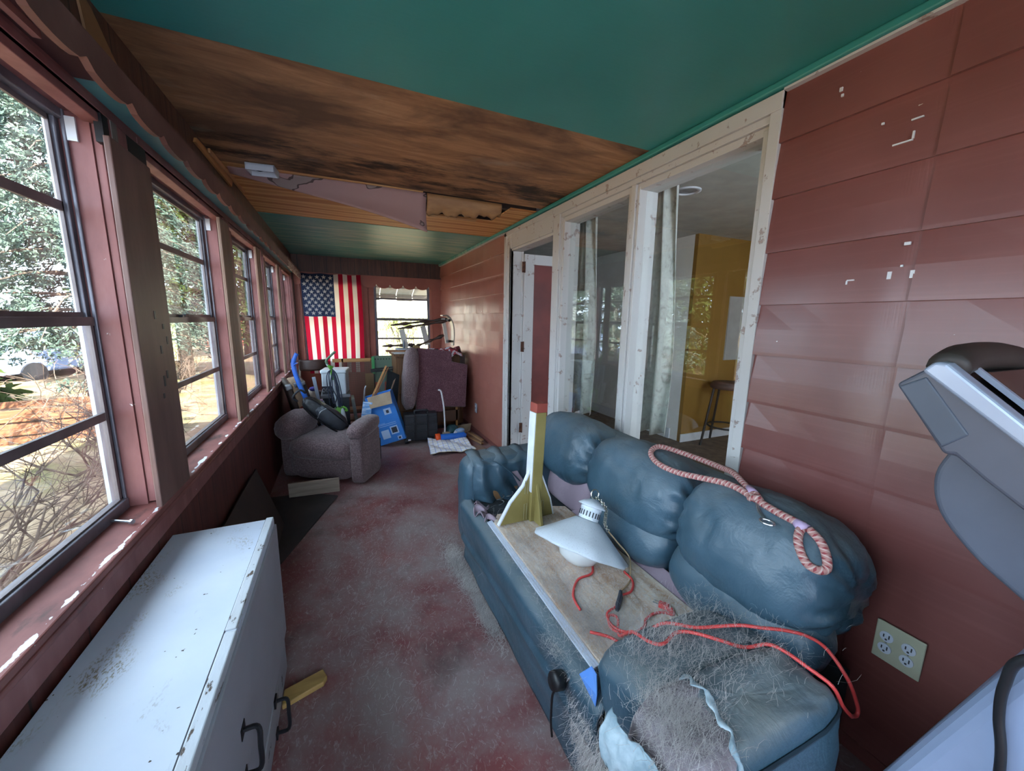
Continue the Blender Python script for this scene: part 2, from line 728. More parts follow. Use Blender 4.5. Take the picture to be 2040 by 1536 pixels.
def m_ground():
    t = NT('leaf littered yard')
    v = t.coords()
    c = t.ramp(t.noise(v, 2.2, 8, .7), [(.3, '#4f3f30'), (.5, '#786552'), (.7, '#94826c')])
    g = t.noise(t.coords(loc=(4, 9, 0)), .9, 6, .6)
    c = t.mix(t.ramp(g, [(.5, 0), (.66, .7)]), c, '#5b6138')
    t.col(c).set(rough=.95, spec=.1)
    t.bump(t.noise(v, 14, 5), .6, .04)
    return t.mat


def m_panel(name, c1, c2, c3, groove=(0, 1, 0), every=.16):
    """grooved wood panelling; groove = direction across the boards"""
    t = NT(name)
    st = (14, 14, 1) if groove[2] == 0 else (1, 14, 14)
    g = t.noise(t.coords(st), 2.2, 6, .6, .5)
    c = t.ramp(g, [(.3, c1), (.55, c2), (.8, c3)])
    sep = t.n('ShaderNodeSeparateXYZ')
    t.l(t.tc.outputs['Object'], sep.inputs[0])
    ax = 'XYZ'[[abs(q) for q in groove].index(max(abs(q) for q in groove))]
    fr = t.math('FRACT', t.math('MULTIPLY', t.math('ADD', sep.outputs[ax], 10.03), 1 / every))
    m = t.math('LESS_THAN', fr, .035)
    c = t.mix(m, c, '#1d1210')
    stn = t.noise(t.coords(loc=(1, 8, 3)), 2.6, 5)
    c = t.mix(t.ramp(stn, [(.5, 0), (.75, .5)]), c, '#2c1a16')
    t.col(c).set(rough=.5, spec=.4)
    t.bump(t.math('SUBTRACT', g, m), .3, .004)
    return t.mat


def m_rope():
    t = NT('red and white braided rope')
    sep = t.n('ShaderNodeSeparateXYZ')
    t.l(t.tc.outputs['UV'], sep.inputs[0])
    a = t.math('FRACT', t.math('ADD', t.math('MULTIPLY', sep.outputs['X'], 62.0), t.math('MULTIPLY', sep.outputs['Y'], 2.0)))
    b = t.math('FRACT', t.math('SUBTRACT', t.math('MULTIPLY', sep.outputs['X'], 85.0), t.math('MULTIPLY', sep.outputs['Y'], 1.0)))
    m = t.math('MULTIPLY', t.math('LESS_THAN', a, .42), t.math('LESS_THAN', b, .5))
    c = t.mix(m, '#ad807a', '#93464a')
    c = t.mix(t.math('MULTIPLY', t.math('GREATER_THAN', a, .75), .7), c, '#cfb9b0')
    t.col(c).set(rough=.85, spec=.15)
    t.bump(t.math('ADD', a, b), .3, .002)
    return t.mat


K = dict(
    siding=m_siding(), litsiding=m_siding('salmon siding with light painted in', '#8a5349', '#9b6053', '#a76f61'), peel=m_peel(), redtrim=m_redtrim(), sill=m_sill(), ply=m_plywood(), freshply=m_freshply(), teal=m_teal(),  # salmon siding is a lightened copy of the red for the far end
    floor=m_floor(), leather=m_leather(), glass=m_glass(), chest=m_chest(), deck=m_deck(), fuzz=m_fuzzleather(), plaid=m_plaid(),
    bark=m_bark(), ground=m_ground(), curtain=m_curtain(), rope=m_rope(),
    panel=m_panel('reddish grooved panelling', '#4a2521', '#5f302a', '#6f3c33', (0, 1, 0), .2),
    panelb=m_panel('dark brown grooved panelling', '#3a221a', '#573427', '#6e4634', (1, 0, 0), .19),
    panelu=m_panel('dark brown upper panelling', '#38221b', '#553528', '#6b4534', (0, 1, 0), .21),
    alu=simple('grey storm window frame', '#5c5a62', '#77757e', rough=.4, metal=.3, scale=8),
    aludark=simple('dark weathered sash bar', '#5f5657', '#756b6c', rough=.45, metal=.2, scale=9),
    alublue=simple('white weathered outer track', '#b5bcc6', '#d6dae0', rough=.5, scale=10),
    boarddark=simple('dark brown stained board', '#664942', '#7a5c54', rough=.5, scale=3, stretch=(3, 3, .7), bump=.15, bscale=12),
    boardtan=simple('tan weathered board', '#745a4b', '#886b5a', rough=.65, scale=3, stretch=(6, 6, .6), bump=.15, bscale=12),
    valance=simple('brown red valance paint', '#5d3a34', '#6f4a42', rough=.6, scale=4, c3='#836058', bump=.2, bscale=20),
    cornice=simple('terracotta cornice paint', '#8a4a3c', '#985646', rough=.55, scale=3),
    header=simple('dark stained header', '#2c1c19', '#42302a', rough=.6, scale=4, stretch=(1, .5, 1)),
    mauvepaint=simple('chipped mauve paint', '#8b5a54', '#9c6c64', rough=.6, scale=6, lo=.35, hi=.6, c3='#c9b3ab'),
    black=simple('black plastic', '#15161a', rough=.45),
    darkgrey=simple('dark grey plastic', '#2d3038', '#383c46', rough=.45, scale=5),
    steel=simple('worn steel', '#8f9298', '#b5b8bd', rough=.3, metal=.9, scale=12),
    rust=simple('rusted steel', '#3d231a', '#6b4230', rough=.7, metal=.4, scale=20),
    white=simple('white plastic', '#d9dade', '#c9cbd1', rough=.45, scale=5),
    white_wall=simple('white wall paint', '#b9b8b6', '#c6c5c2', rough=.7, scale=2),
    yellow_wall=simple('mustard wall paint', '#8a6526', '#916c2c', rough=.7, scale=2),
    tweed=m_tweed('mauve tweed upholstery', '#57474a', '#7b6769', '#938184'),
    chenille=m_tweed('plum chenille upholstery', '#4b3038', '#6a4850', '#7d5c60'),
)


# ================================================================== THE SETTING
CZ = 2.33           # ceiling height
XL, XR = -0.61, 1.55
YB, YF = 6.43, -1.7


def build_shell():
    # ---- floor
    g = G()
    nb = 26
    g.grid(30, 90, lambda u, v: (-.76 + 2.42 * u, YF + (YB + .05 - YF) * v, 0.0))
    struct(g.obj('floor', K['floor'], solid=.04, solid_off=-1), 'worn red painted porch floor', 'floor')

    # ---- ceiling: painted sheets and stripped plywood
    c = sroot('ceiling', 'porch ceiling of teal sheets and bare stained plywood', 'ceiling')
    t = .014
    g = G().box(-.66, 1.56, YF, 1.687, CZ, CZ + t).box(-.66, 1.56, 4.066, YB + .02, CZ, CZ + t)
    g.obj('painted_sheet', K['teal'], c, label='teal painted sheets with worn streaks')
    G().box(-.66, 1.56, 1.69, 2.876, CZ + .003, CZ + t).obj('stained_sheet', K['ply'], c, label='brown water stained plywood with dark mould')
    g = G().box(-.66, .58, 2.88, 4.063, CZ + .003, CZ + t).box(.58, 1.56, 3.44, 4.063, CZ + .003, CZ + t)
    g.box(1.3, 1.56, 2.99, 3.44, CZ + .003, CZ + t)
    g.obj('bare_sheet', K['freshply'], c, label='fresh orange plywood around a torn hole')
    # joists seen in the hole
    G().box(-.66, 1.56, 3.05, 3.09, CZ + .016, CZ + .11).box(-.66, 1.56, 3.52, 3.56, CZ + .016, CZ + .11).obj('joist', K['header'], c)
    # roof slab added above the ceiling to block sky light
    struct(G().box(-1.15, 1.7, YF - .5, YB + .45, CZ + .12, CZ + .2).obj('trim_9', K['header']), 'dark roof slab added over the porch to block sky light', 'roof')

    # ---- right wall: lapped boards
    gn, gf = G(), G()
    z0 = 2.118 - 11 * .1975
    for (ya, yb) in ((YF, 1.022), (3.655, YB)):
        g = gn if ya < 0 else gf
        for k in range(13):
            zb = z0 + k * .1975
            zt = min(zb + .205, CZ + .01)
            if zb < -.06 or zb > CZ - .02:
                continue
            zb = max(zb, 0)
            n = max(2, int((yb - ya) / .13))
            rnd = random.Random(k * 7 + int(ya))
            ph = rnd.uniform(0, 6)
            am = .0022

            def bow(y, ph=ph, am=am):
                b = am * sin(y * 7.3 + ph) + am * .6 * sin(y * 17 + 2 * ph)
                d = y - .577                                      # boards cup towards the room at the butt joint
                b += (.006 * math.exp(-d / .028) if d >= 0 else -.001 * math.exp(d / .03)) if abs(d) < .3 else 0
                return b
            ys = [ya + (yb - ya) * i / n for i in range(n + 1)]
            if ya < .577 < yb:
                ys = sorted(set(ys + [.577 + q * .008 for q in range(0, 16)] + [.5765, .56, .54]))
            prof = [(XR - .017, zb), (XR - .0168, zb + .012), (XR - .012, (zb + zt) / 2), (XR - .003, zt), (XR + .05, zt), (XR + .05, zb)]
            vs = []
            for y in ys:
                for q, (px, pz) in enumerate(prof):
                    vs.append((px + (bow(y) if q < 3 else 0), y, pz))
            m = len(prof)
            fs = [(i * m + q, i * m + (q + 1) % m, (i + 1) * m + (q + 1) % m, (i + 1) * m + q) for i in range(len(ys) - 1) for q in range(m)]
            fs += [list(range(m)), list(range((len(ys) - 1) * m, len(ys) * m))[::-1]]
            g.add(vs, fs)
    w = gn.obj('wall_right', K['siding'])
    gf.obj('lit_paint_boards', K['litsiding'], w, label='salmon boards beyond the door, painted lighter to brighten the far end')  # lighter copy of the siding colour, brightening the dim far end
    struct(w, 'dark red lapped board siding', 'wall')
    # chips and old fixings on the boards near the camera
    g = G()
    for (y, z, dy, dz) in ((.631, 1.603, .010, .022), (.579, 1.602, .010, .022), (.606, 1.628, .006, .006), (.728, 1.597, .020, .004), (.738, 1.590, .004, .012),
                           (.602, 1.691, .014, .009), (.655, 1.982, .045, .004), (.633, 1.995, .004, .02), (.63, 2.037, .026, .004), (.71, 2.055, .006, .006), (.838, 2.21, .008, .012), (.832, 2.19, .006, .008)):
        g.box(XR - .0178, XR - .0125, y - dy / 2, y + dy / 2, z - dz / 2, z + dz / 2)
    g.obj('paint_scar', K['white'], w, label='small white scars where fixings were torn off', kind='stuff')
    # ceiling cove along the right wall
    g = G().box(XR - .04, XR + .01, YF, YB, CZ - .028, CZ - .0005)
    struct(g.obj('trim_1', K['teal'], bevel=.006), 'teal ceiling strip along the red wall', 'trim')
    g = G().box(XR - .028, XR + .01, YF, 1.02, CZ - .037, CZ - .029).box(XR - .028, XR + .01, 3.66, YB, CZ - .037, CZ - .029)
    struct(g.obj('trim_2', K['peel']), 'pale bead under the teal ceiling strip', 'trim')
    # skirting: dark line at the floor
    struct(G().box(XR - .022, XR - .017, YF, 1.02, 0, .05).box(XR - .022, XR - .017, 3.66, YB, 0, .05).obj('baseboard_right', K['siding']), 'low red board at the floor by the siding', 'baseboard')

    # ---- window and door frame in the right wall
    r = sroot('window_8', 'white peeling frame holding two tall fixed panes', 'window')
    P = K['peel']
    X0, X1 = XR - .022, XR + .13
    g = G()
    g.box(X0, X1, 1.022, 1.066, 0, 2.297)            # outer right board
    g.box(X0 + .012, X1, 1.066, 1.092, 0.25, 2.19)    # inner stop
    g.box(X0 - .004, X1, 1.022, 2.70, 2.235, 2.297)   # head
    g.box(X0 + .008, X1, 1.066, 2.60, 2.205, 2.235)
    g.box(X0 + .022, X1, 1.066, 2.60, 2.172, 2.205)
    g.box(X0 + .006, X1, 1.795, 1.832, 0.25, 2.205)
    g.box(X0 + .018, X1, 1.775, 1.795, 0.25, 2.19).box(X0 + .018, X1, 1.832, 1.862, 0.25, 2.19)
    g.box(X0 + .018, X1, 2.555, 2.585, 0.25, 2.19)
    g.box(X0, X1, 2.60, 2.63, 0, 2.24).box(X0 + .012, X1, 2.585, 2.60, 0.0, 2.205).box(X0 + .004, X1, 2.63, 2.70, 0, 2.24)
    g.box(X0, X1, 1.066, 2.60, .0, .28)
    g.obj('frame', P, r, bevel=.003)
    G().box(XR + .045, XR + .049, 1.085, 1.80, .27, 2.185).obj('pane', K['glass'], r)
    G().box(XR + .045, XR + .049, 1.84, 2.565, .27, 2.185).obj('pane', K['glass'], r)
    d = sroot('door_1', 'white house door standing open into the room', 'door')
    g = G()
    g.box(X0, X0 + .03, 3.50, 3.655, 0, 2.297).box(X0 - .006, X0 + .02, 3.60, 3.655, 0, 2.29)
    g.box(X0 + .002, X0 + .03, 2.70, 3.50, 2.14, 2.297).box(X0 - .006, X0 + .03, 2.70, 3.655, 2.255, 2.297)
    g.box(X0 - .004, X0 + .03, 2.70, 3.50, 2.125, 2.142)
    g.box(X0, X1 - .03, 3.50, 3.53, 0, 2.14).box(X0 + .01, X1 - .03, 2.70, 3.50, 2.105, 2.13).box(X0 + .03, X1, 2.68, 3.66, 2.13, 2.33)
    g.box(X1 - .035, X1 - .02, 3.485, 3.50, 0, 2.11)
    g.obj('frame', P, d, bevel=.003)
    lf = G()
    x0, x1 = XR + .112, XR + .87
    lf.box(x0, x0 + .105, 3.462, 3.50, .02, 2.085).box(x1 - .105, x1, 3.462, 3.50, .02, 2.085)
    lf.box(x0 + .105, x1 - .105, 3.462, 3.50, 1.99, 2.085).box(x0 + .105, x1 - .105, 3.462, 3.50, .02, .25)
    leaf = lf.obj('leaf', K['peel'], d, bevel=.003)
    G().box(x0 + .09, x1 - .09, 3.474, 3.488, .2, 2.0).obj('door_panel', simple('dark red door panel', '#5f1f19', '#712820', rough=.5, scale=4), leaf, label='dark red inset panel')
    for hz in (.35, 1.19, 1.96):
        G().box(XR + .085, XR + .118, 3.455, 3.466, hz - .05, hz + .05).tube([(XR + .108, 3.452, hz - .052), (XR + .108, 3.452, hz + .052)], .007).obj('hinge', K['rust'], leaf)

    # ---- left wall
    g = G()
    g.box(-.74, XL, YF, YB, 0, .705)
    lw = g.obj('wall_left', K['panel'])
    struct(lw, 'reddish grooved panelling below the window row', 'wall')
    G().box(-.66, -.605, YF, YB, 2.075, CZ).obj('upper_panel', K['panelu'], lw)
    g = G()
    g.box(-.76, -.592, YF, YB, .77, .80)
    g.box(-.76, -.588, YF, YB, .765, .782)
    g.obj('window_sill', K['sill'], lw, bevel=.004)
    G().box(-.74, -.598, YF, YB, .70, .766).obj('apron', K['redtrim'], lw, bevel=.003)
    global LW
    LW = [(-1.6, -1.05), (-.55, .40), (.67, 1.635), (1.93, 2.90), (3.10, 4.07), (4.28, 5.24), (5.46, 6.25)]
    m = G()
    prev = YF
    for (a, b) in LW:
        m.box(-.742, -.635, prev, a - .03, .806, 2.06)
        prev = b + .03
    m.box(-.742, -.635, prev, YB, .806, 2.06)
    m.box(-.742, -.61, YF, YB, 2.03, 2.33)
    m.obj('mullion', K['redtrim'], lw)
    # flat casings on the room side of each mullion
    cs = G()
    for (a, b) in LW:
        cs.box(-.646, -.626, b + .009, b + .13, .806, 2.04)
        cs.box(-.6265, -.610, b + .02, b + .13, .806, 2.03)
        cs.box(-.65, -.626, a - .05, a - .012, .806, 2.04)
        cs.box(-.611, -.599, b + .030, b + .115, .806, 1.97)
        cs.box(-.66, -.618, a - .05, b + .05, 2.005, 2.03)
        cs.box(-.66, -.608, a - .09, b + .11, 2.03, 2.052)
    G().box(-.63, -.6105, 1.62, 1.90, 1.95, 2.03).obj('post_gap_shade', K['black'], lw, label='black box painted as the shaded recess above the nearest post board')  # flat black box put in for the shade of the recess
    G().box(-.615, -.608, 1.665, 1.70, 1.95, 2.03).obj('grey_block', simple('grey weathered wood', '#6d655f', '#857c74', rough=.8, scale=9, stretch=(5, 5, 1)), lw)
    struct(cs.obj('trim_3', K['redtrim'], bevel=.002), 'old red casings around the left windows', 'trim')
    struct(G().box(-.66, -.612, YF, YB - .1, 2.053, 2.085).obj('trim_4', K['header']), 'dark header strip above the left windows', 'trim')

    def sash_window(nm, a, b, out, label):
        """out: fn(s, d, z) -> world point; s along the wall, d depth outward"""
        rt = sroot(nm, label, 'window')

        def bars(g, lst):
            for (s0, s1, d0, d1, z0, z1) in lst:
                p, q = out(s0, d0), out(s1, d1)
                g.box(min(p[0], q[0]), max(p[0], q[0]), min(p[1], q[1]), max(p[1], q[1]), z0, z1)
            return g
        z0, z1, zm = .79, 2.03, 1.435
        j = bars(G(), [(a - .03, a - .004, .012, .106, z0, z1), (b + .004, b + .03, .012, .106, z0, z1), (a - .03, b + .03, .012, .106, z1 - .004, z1 + .02)])
        j.obj('jamb', K['redtrim'], rt)
        f = bars(G(), [(a - .004, a + .022, .062, .094, z0, z1), (b - .006, b + .004, .062, .072, z0, z1), (b - .018, b + .004, .077, .094, z0, z1), (a, b, .066, .094, z1 - .03, z1), (a, b, .058, .094, z0, z0 + .045)])
        f.obj('frame', K['alu'], rt, bevel=.003)
        o = bars(G(), [(a - .004, a + .012, .096, .106, z0, z1), (b - .012, b + .004, .096, .106, z0, z1), (a, b, .096, .106, z1 - .02, z1)])
        o.obj('outer_track', K['alublue'], rt)
        up = bars(G(), [(a + .012, a + .035, .087, .095, zm - .02, z1 - .02), (b - .026, b - .012, .087, .095, zm - .02, z1 - .02), (a + .02, b - .02, .087, .095, z1 - .045, z1 - .02),
                        (a + .02, b - .02, .084, .095, zm - .01, zm + .018), (a + .03, b - .02, .087, .095, 1.743, 1.770)])
        up.obj('upper_sash', K['aludark'], rt)
        lo = bars(G(), [(a + .012, a + .035, .070, .082, z0 + .03, zm), (b - .026, b - .012, .070, .082, z0 + .03, zm), (a + .012, b - .012, .066, .083, zm - .022, zm + .004),
                        (a + .012, b - .012, .068, .082, z0 + .02, z0 + .05), (a + .03, b - .02, .071, .081, 1.112, 1.138)])
        lo.obj('lower_sash', K['aludark'], rt)
        bars(G(), [((a + b) / 2 - .04, (a + b) / 2 + .04, .068, .084, zm + .004, zm + .014), ((a + b) / 2 - .012, (a + b) / 2 + .03, .064, .076, zm + .012, zm + .02)]).obj('sash_lock', K['black'], rt)
        bars(G(), [(a + .03, b - .02, .090, .092, zm, z1 - .03)]).obj('pane', K['glass'], rt)
        bars(G(), [(a + .03, b - .02, .075, .077, z0 + .04, zm)]).obj('pane', K['glass'], rt)
        bars(G(), [(b - .004, b + .0035, .040, .062, 1.945, 2.01)]).obj('tape', K['white'], rt, label='white tape patch on the frame corner')
        return rt

    for k, (a, b) in enumerate(LW):
        sash_window('window_%d' % (k + 1) if k < 7 else 'window_x', a, b, lambda s, d: (-.635 - d, s), 'grey sash window %d along the left wall with red jambs' % (k + 1))
    # ---- back wall
    g = G()
    g.box(-.80, XR + .1, YB, YB + .12, 0, .80)
    g.box(-.80, -.52, YB, YB + .12, .8, 2.05).box(.305, .487, YB, YB + .12, .8, 2.05).box(1.37, XR + .1, YB, YB + .12, .8, 2.05)
    bw = g.obj('wall_back', simple('orange red wall paint', '#8f4a3a', '#9d5644', rough=.55, scale=3))
    struct(bw, 'orange red end wall with two windows', 'wall')
    G().box(-.80, XR + .1, YB - .012, YB + .12, 2.03, CZ + .1).obj('upper_panel', K['panelb'], bw, label='dark grooved panelling above the end windows')
    tr = K['cornice']
    g = G()
    g.box(.31, .40, YB - .03, YB, .80, 2.06).box(.408, .482, YB - .02, YB, .80, 2.06)
    g.box(-.612, -.515, YB - .03, YB, .80, 2.06).box(1.38, XR, YB - .03, YB, .8, 2.06)
    g.box(-.61, XR, YB - .07, YB, .775, .806)
    struct(g.obj('trim_5', tr, bevel=.003), 'terracotta casings and sill of the end windows', 'trim')
    sash_window('window_9', -.50, .29, lambda s, d: (s, YB + .01 + d), 'sash window in the end wall behind the flag')
    sash_window('window_10', .50, 1.36, lambda s, d: (s, YB + .01 + d), 'sash window in the end wall behind the wooden chest')
    # left corner boards
    g = G().box(-.64, -.60, 6.30, 6.36, .79, 2.05).box(-.64, -.585, 6.36, YB, .79, 2.05)
    struct(g.obj('trim_6', K['panelb']), 'dark boards closing the far left corner', 'trim')
    # ---- wall behind the photographer, with an unseen opening added to let fill light in
    g = G().box(-.80, XR + .1, YF - .12, YF, 0, .6).box(-.80, XR + .1, YF - .12, YF, 2.15, CZ + .1).box(-.8, -.3, YF - .12, YF, .6, 2.15).box(.75, 1.65, YF - .12, YF, .6, 2.15)
    struct(g.obj('wall_front', K['siding']), 'red wall behind the viewer with an opening added for fill light', 'wall')


build_shell()


# ------------------------------------------------------------------ boards, valances, ceiling damage
def scallop(y0, y1, per, zt, zc, zlow, n=7, ph=0.0):
    """outline (s, z) with round lobes hanging down from cusps at zc to zlow"""
    pts = [(y0, zt), (y1, zt)]
    s = []
    k0 = math.floor((y0 - ph) / per) - 1
    yy = []
    k = k0
    while True:
        a = ph + k * per
        if a > y1:
            break
        for i in range(n):
            y = a + per * i / n
            if y0 <= y <= y1:
                t = i / n
                yy.append((y, zc - (zc - zlow) * sqrt(max(0, 1 - (2 * t - 1) ** 2))))
        k += 1
    s = [(y1, zc)] + yy[::-1] + [(y0, zc)]
    return pts, s


def scallop_mesh(y0, y1, per, zt, zc, zlow, to3, thick, n=9, ph=0):
    g = G()
    top, low = scallop(y0, y1, per, zt, zc, zlow, n, ph)
    for (a, za), (b, zb) in zip(low[:-1], low[1:]):
        if abs(a - b) < 1e-6:
            continue
        q = [to3(a, zt), to3(b, zt), to3(b, zb), to3(a, za)]
        g.prism(q, thick)
    return g


def boards_and_ceiling():
    # valance over the left windows
    v = thing('valance', 'long scalloped brown valance board above the left window row', 'valance', (-.5, 0, 2.0))
    per = .205

    def pv(y, z): return (-.0, y, z - 2.0)
    G0 = scallop_mesh(YF + .05, 4.2, per, 2.072, 2.012, 1.988, pv, (.016, 0, 0), 7, .03)
    G0.obj('face_board', K['valance'], v)
    G().box(.001, .012, 4.2, 4.9, -.012, .072).box(-.003, .013, 4.9, 6.30, .06, .085).obj('face_board', K['valance'], v)
    scallop_mesh(4.9, 6.33, .19, 2.06, 1.995, 1.975, pv, (.014, 0, 0), 7, .0).obj('peeled_end', m_peel('flaking white valance end', '#c7b9ae', '#74493c', .52, (1, 2, 3)), v, label='far end with flaking whitish paint')
    G().box(-.115, 0, 1.50, 6.3, .062, .07).obj('soffit', simple('faded teal soffit', '#4f8486', '#5f9595', rough=.5, scale=4), v, label='teal painted underside')
    G().box(-.115, 0, YF + .05, 1.50, .062, .07).obj('soffit', simple('dark red soffit', '#3f2423', '#4d2d2b', rough=.55, scale=4), v, label='dark red painted underside')
    G().box(-.085, -.07, YF + .05, 1.30, .045, .0625).obj('batten', K['mauvepaint'], v)
    # scalloped cornice over the end windows
    c = scallop_mesh(-.585, 1.55, .2, 2.088, 1.965, 1.905, lambda x, z: (x, 6.37, z), (0, .018, 0), 10, .33)
    tag(c.obj('scalloped_cornice', K['cornice']), 'terracotta scalloped cornice board above the end windows', 'cornice')
    # boards nailed over the posts
    o = G().obox((0, 0, .575), (.016, .262, 1.15), None).xf(rx(-.6) @ rz(0), (0, 0, 0)).obj('post_board', K['boarddark'], bevel=.003)
    o.location = (-.592, 1.70, .808)
    tag(o, 'wide dark brown board covering the post between the two nearest windows', 'board', 'boards over the window posts')
    for (x, z) in ((.0, .36), (.02, .41), (.05, .43), (.03, .52), (.09, .55), (.07, .60), (.015, .64)):
        G().obox((.0085, x, z + .0), (.002, .012, .018 + .01 * ((z * 100) % 3))).obj('knot_hole', K['black'], o)
    o2 = G().box(-.008, .008, -.09, .09, 0, 1.165).obj('post_board', K['boardtan'], bevel=.003)
    o2.location = (-.590, 2.975 - .19, .822)
    tag(o2, 'tan board on the post past the second window', 'board', 'boards over the window posts')
    o3 = G().box(-.008, .008, -.09, .09, 0, 1.17).obj('post_board', simple('reddish tan board', '#7d5a49', '#8d6a57', rough=.6, scale=3, stretch=(6, 6, .6)), bevel=.003)
    o3.location = (-.592, 3.79, .82)
    tag(o3, 'reddish brown board on the post past the third window', 'board', 'boards over the window posts')
    o4 = G().box(-.008, .008, -.07, .07, 0, 1.17).obj('post_board', K['boardtan'], bevel=.003)
    o4.location = (-.594, 4.9, .82)
    tag(o4, 'narrow tan board on the post past the fourth window', 'board', 'boards over the window posts')
    # drooping ceiling sheet
    ring = NT('ring stained mauve board')
    v3 = ring.coords((1, 1, 1.8))
    n1 = ring.noise(v3, 3.1, 3, .45, .3)
    line = ring.math('LESS_THAN', ring.math('ABSOLUTE', ring.math('SUBTRACT', n1, .56)), .008)
    inner = ring.ramp(n1, [(.555, 0), (.57, 1)])
    cc = ring.mix(inner, '#9a7772', '#86726c')
    cc = ring.mix(ring.math('MULTIPLY', line, .9), cc, '#43322f')
    ring.col(cc).set(rough=.6, spec=.3)

    def sheet(u, w):
        x = -.57 + 1.172 * u
        top = Vector((x, 2.885 + .05 * (1 - u) ** 2, CZ - .004))
        drop = .02 + .242 * u ** 1.0 * (1 - .12 * sin(pi * u))
        return (x, top.y + .055 * (1 - u) * w + .03 * sin(pi * w) * u, top.z - drop * w)
    s = G().grid(30, 10, sheet).obj('drooping_ceiling_sheet', ring.mat, smooth=True, solid=.006)
    tag(s, 'mauve ring stained board peeling down from the brown ceiling', 'ceiling sheet')

    def flap(u, w):
        x = .607 + .57 * u
        edge = .012 * sin(u * 23) * w + .01 * sin(u * 51) * w
        return (x, 2.885 + .06 * w * w + .02 * sin(u * 5) * w, CZ - .003 - (.122 - .03 * u + edge) * sin(w * 1.45))
    f = G().grid(28, 8, flap).obj('torn_ply_flap', simple('peeled tan veneer', '#8d6440', '#a47a50', rough=.6, scale=5, stretch=(1, 3, 4), c3='#6e4a2d'), smooth=True, solid=.004)
    tag(f, 'torn tan veneer flap hanging at the ceiling hole', 'ceiling sheet')
    G_ = G().box(.6, 1.16, 3.43, 3.49, CZ - .006, CZ + .002)
    tag(G_.obj('veneer_strip', simple('pale torn veneer', '#b98a5c', '#c99a6a', rough=.6)), 'pale strip of veneer along the far edge of the ceiling hole', 'strip')
    # box on the ceiling
    b = thing('junction_box', 'white metal electrical box on the stained ceiling', 'electrical box', (-.38, 2.86, CZ))
    b.rotation_euler = (0, 0, radians(-6))
    g = G().box(-.075, .075, -.055, -.049, -.04, -.002).box(-.075, .075, .049, .055, -.04, -.002).box(-.075, -.069, -.055, .055, -.04, -.002).box(.069, .075, -.055, .055, -.04, -.002).box(-.075, .075, -.055, .055, -.012, -.002)
    g.obj('box_shell', K['white'], b)
    G().tube(catmull([(-.05, 0, -.014), (-.02, .02, -.02), (.02, -.015, -.022), (.055, .01, -.016)], 5), .004, 6).obj('wire', K['black'], b)
    # broken lath
    g = G().prism([(-.004, 0, 0), (-.004, .67, -.008), (-.004, .70, .03), (-.004, .64, .055), (-.004, .1, .03), (-.004, 0.02, .026)], (.012, 0, 0))
    o = g.obj('broken_lath', simple('raw splintered pine', '#a9713f', '#bd8650', rough=.65, scale=6, stretch=(5, 1, 5)))
    o.location = (-.598, 2.45, 2.27)
    tag(o, 'splintered raw wooden lath hanging along the upper left wall', 'lath', 'broken laths at the ceiling edge')
    o = G().prism([(0, 0, 0), (0, .8, .02), (0, .83, .05), (0, .78, .045), (0, .0, .022)], (.01, 0, 0)).obj('broken_lath', simple('split pine strip', '#9a6a40', '#b27c4c', rough=.65, scale=6, stretch=(5, 1, 5)))
    o.location = (-.585, 2.62, 2.285)
    tag(o, 'thin split strip of wood loose at the ceiling edge', 'lath', 'broken laths at the ceiling edge')
    # patch of raw wood near the front of the upper panel
    o = G().prism([(0, 0, 0), (0, .1, .02), (0, .16, .1), (0, .02, .2), (0, -.05, .22)], (.006, 0, 0)).obj('raw_wood_patch', simple('raw tan panel patch', '#7d5534', '#946640', rough=.6, scale=5))
    o.location = (-.603, 1.60, 2.10)
    tag(o, 'raw tan patch at the top of the dark left panelling', 'patch')
    # nails lying on the sill
    n = thing('loose_bolt', 'steel bolt lying on the red sill by the first window', 'bolt', (-.665, 1.50, .811), 62)
    G().tube([(0, -.035, 0), (0, .035, 0)], .004, 8).obj('shank', K['steel'], n)
    G().tube([(0, -.043, 0), (0, -.035, 0)], .008, 6).obj('bolt_head', K['steel'], n)


boards_and_ceiling()


# ================================================================== OUTSIDE
GZ = -0.55


def needles(centres, rnd, n, size, droop=.5):
    """many short flat sprays round each centre, as one foliage mesh"""
    g = G()
    vs, fs = g.v, g.f
    for (c, d) in centres:
        for _ in range(n):
            a = Vector((rnd.gauss(0, 1), rnd.gauss(0, 1), rnd.gauss(0, .7) - droop)).normalized()
            a = (a + d * .9).normalized()
            L = size * rnd.uniform(.6, 1.4)
            w = a.cross(Vector((rnd.gauss(0, 1), rnd.gauss(0, 1), rnd.gauss(0, 1)))).normalized() * L * .17
            p = c + Vector((rnd.gauss(0, 1), rnd.gauss(0, 1), rnd.gauss(0, 1))) * max(size, .11) * .5
            o = len(vs)
            q = p + a * L
            m = p + a * L * .5
            vs += [tuple(p), tuple(m + w), tuple(q), tuple(m - w)]
            fs.append([o, o + 1, o + 2, o + 3])
    g.m = [0] * len(g.f)
    return g


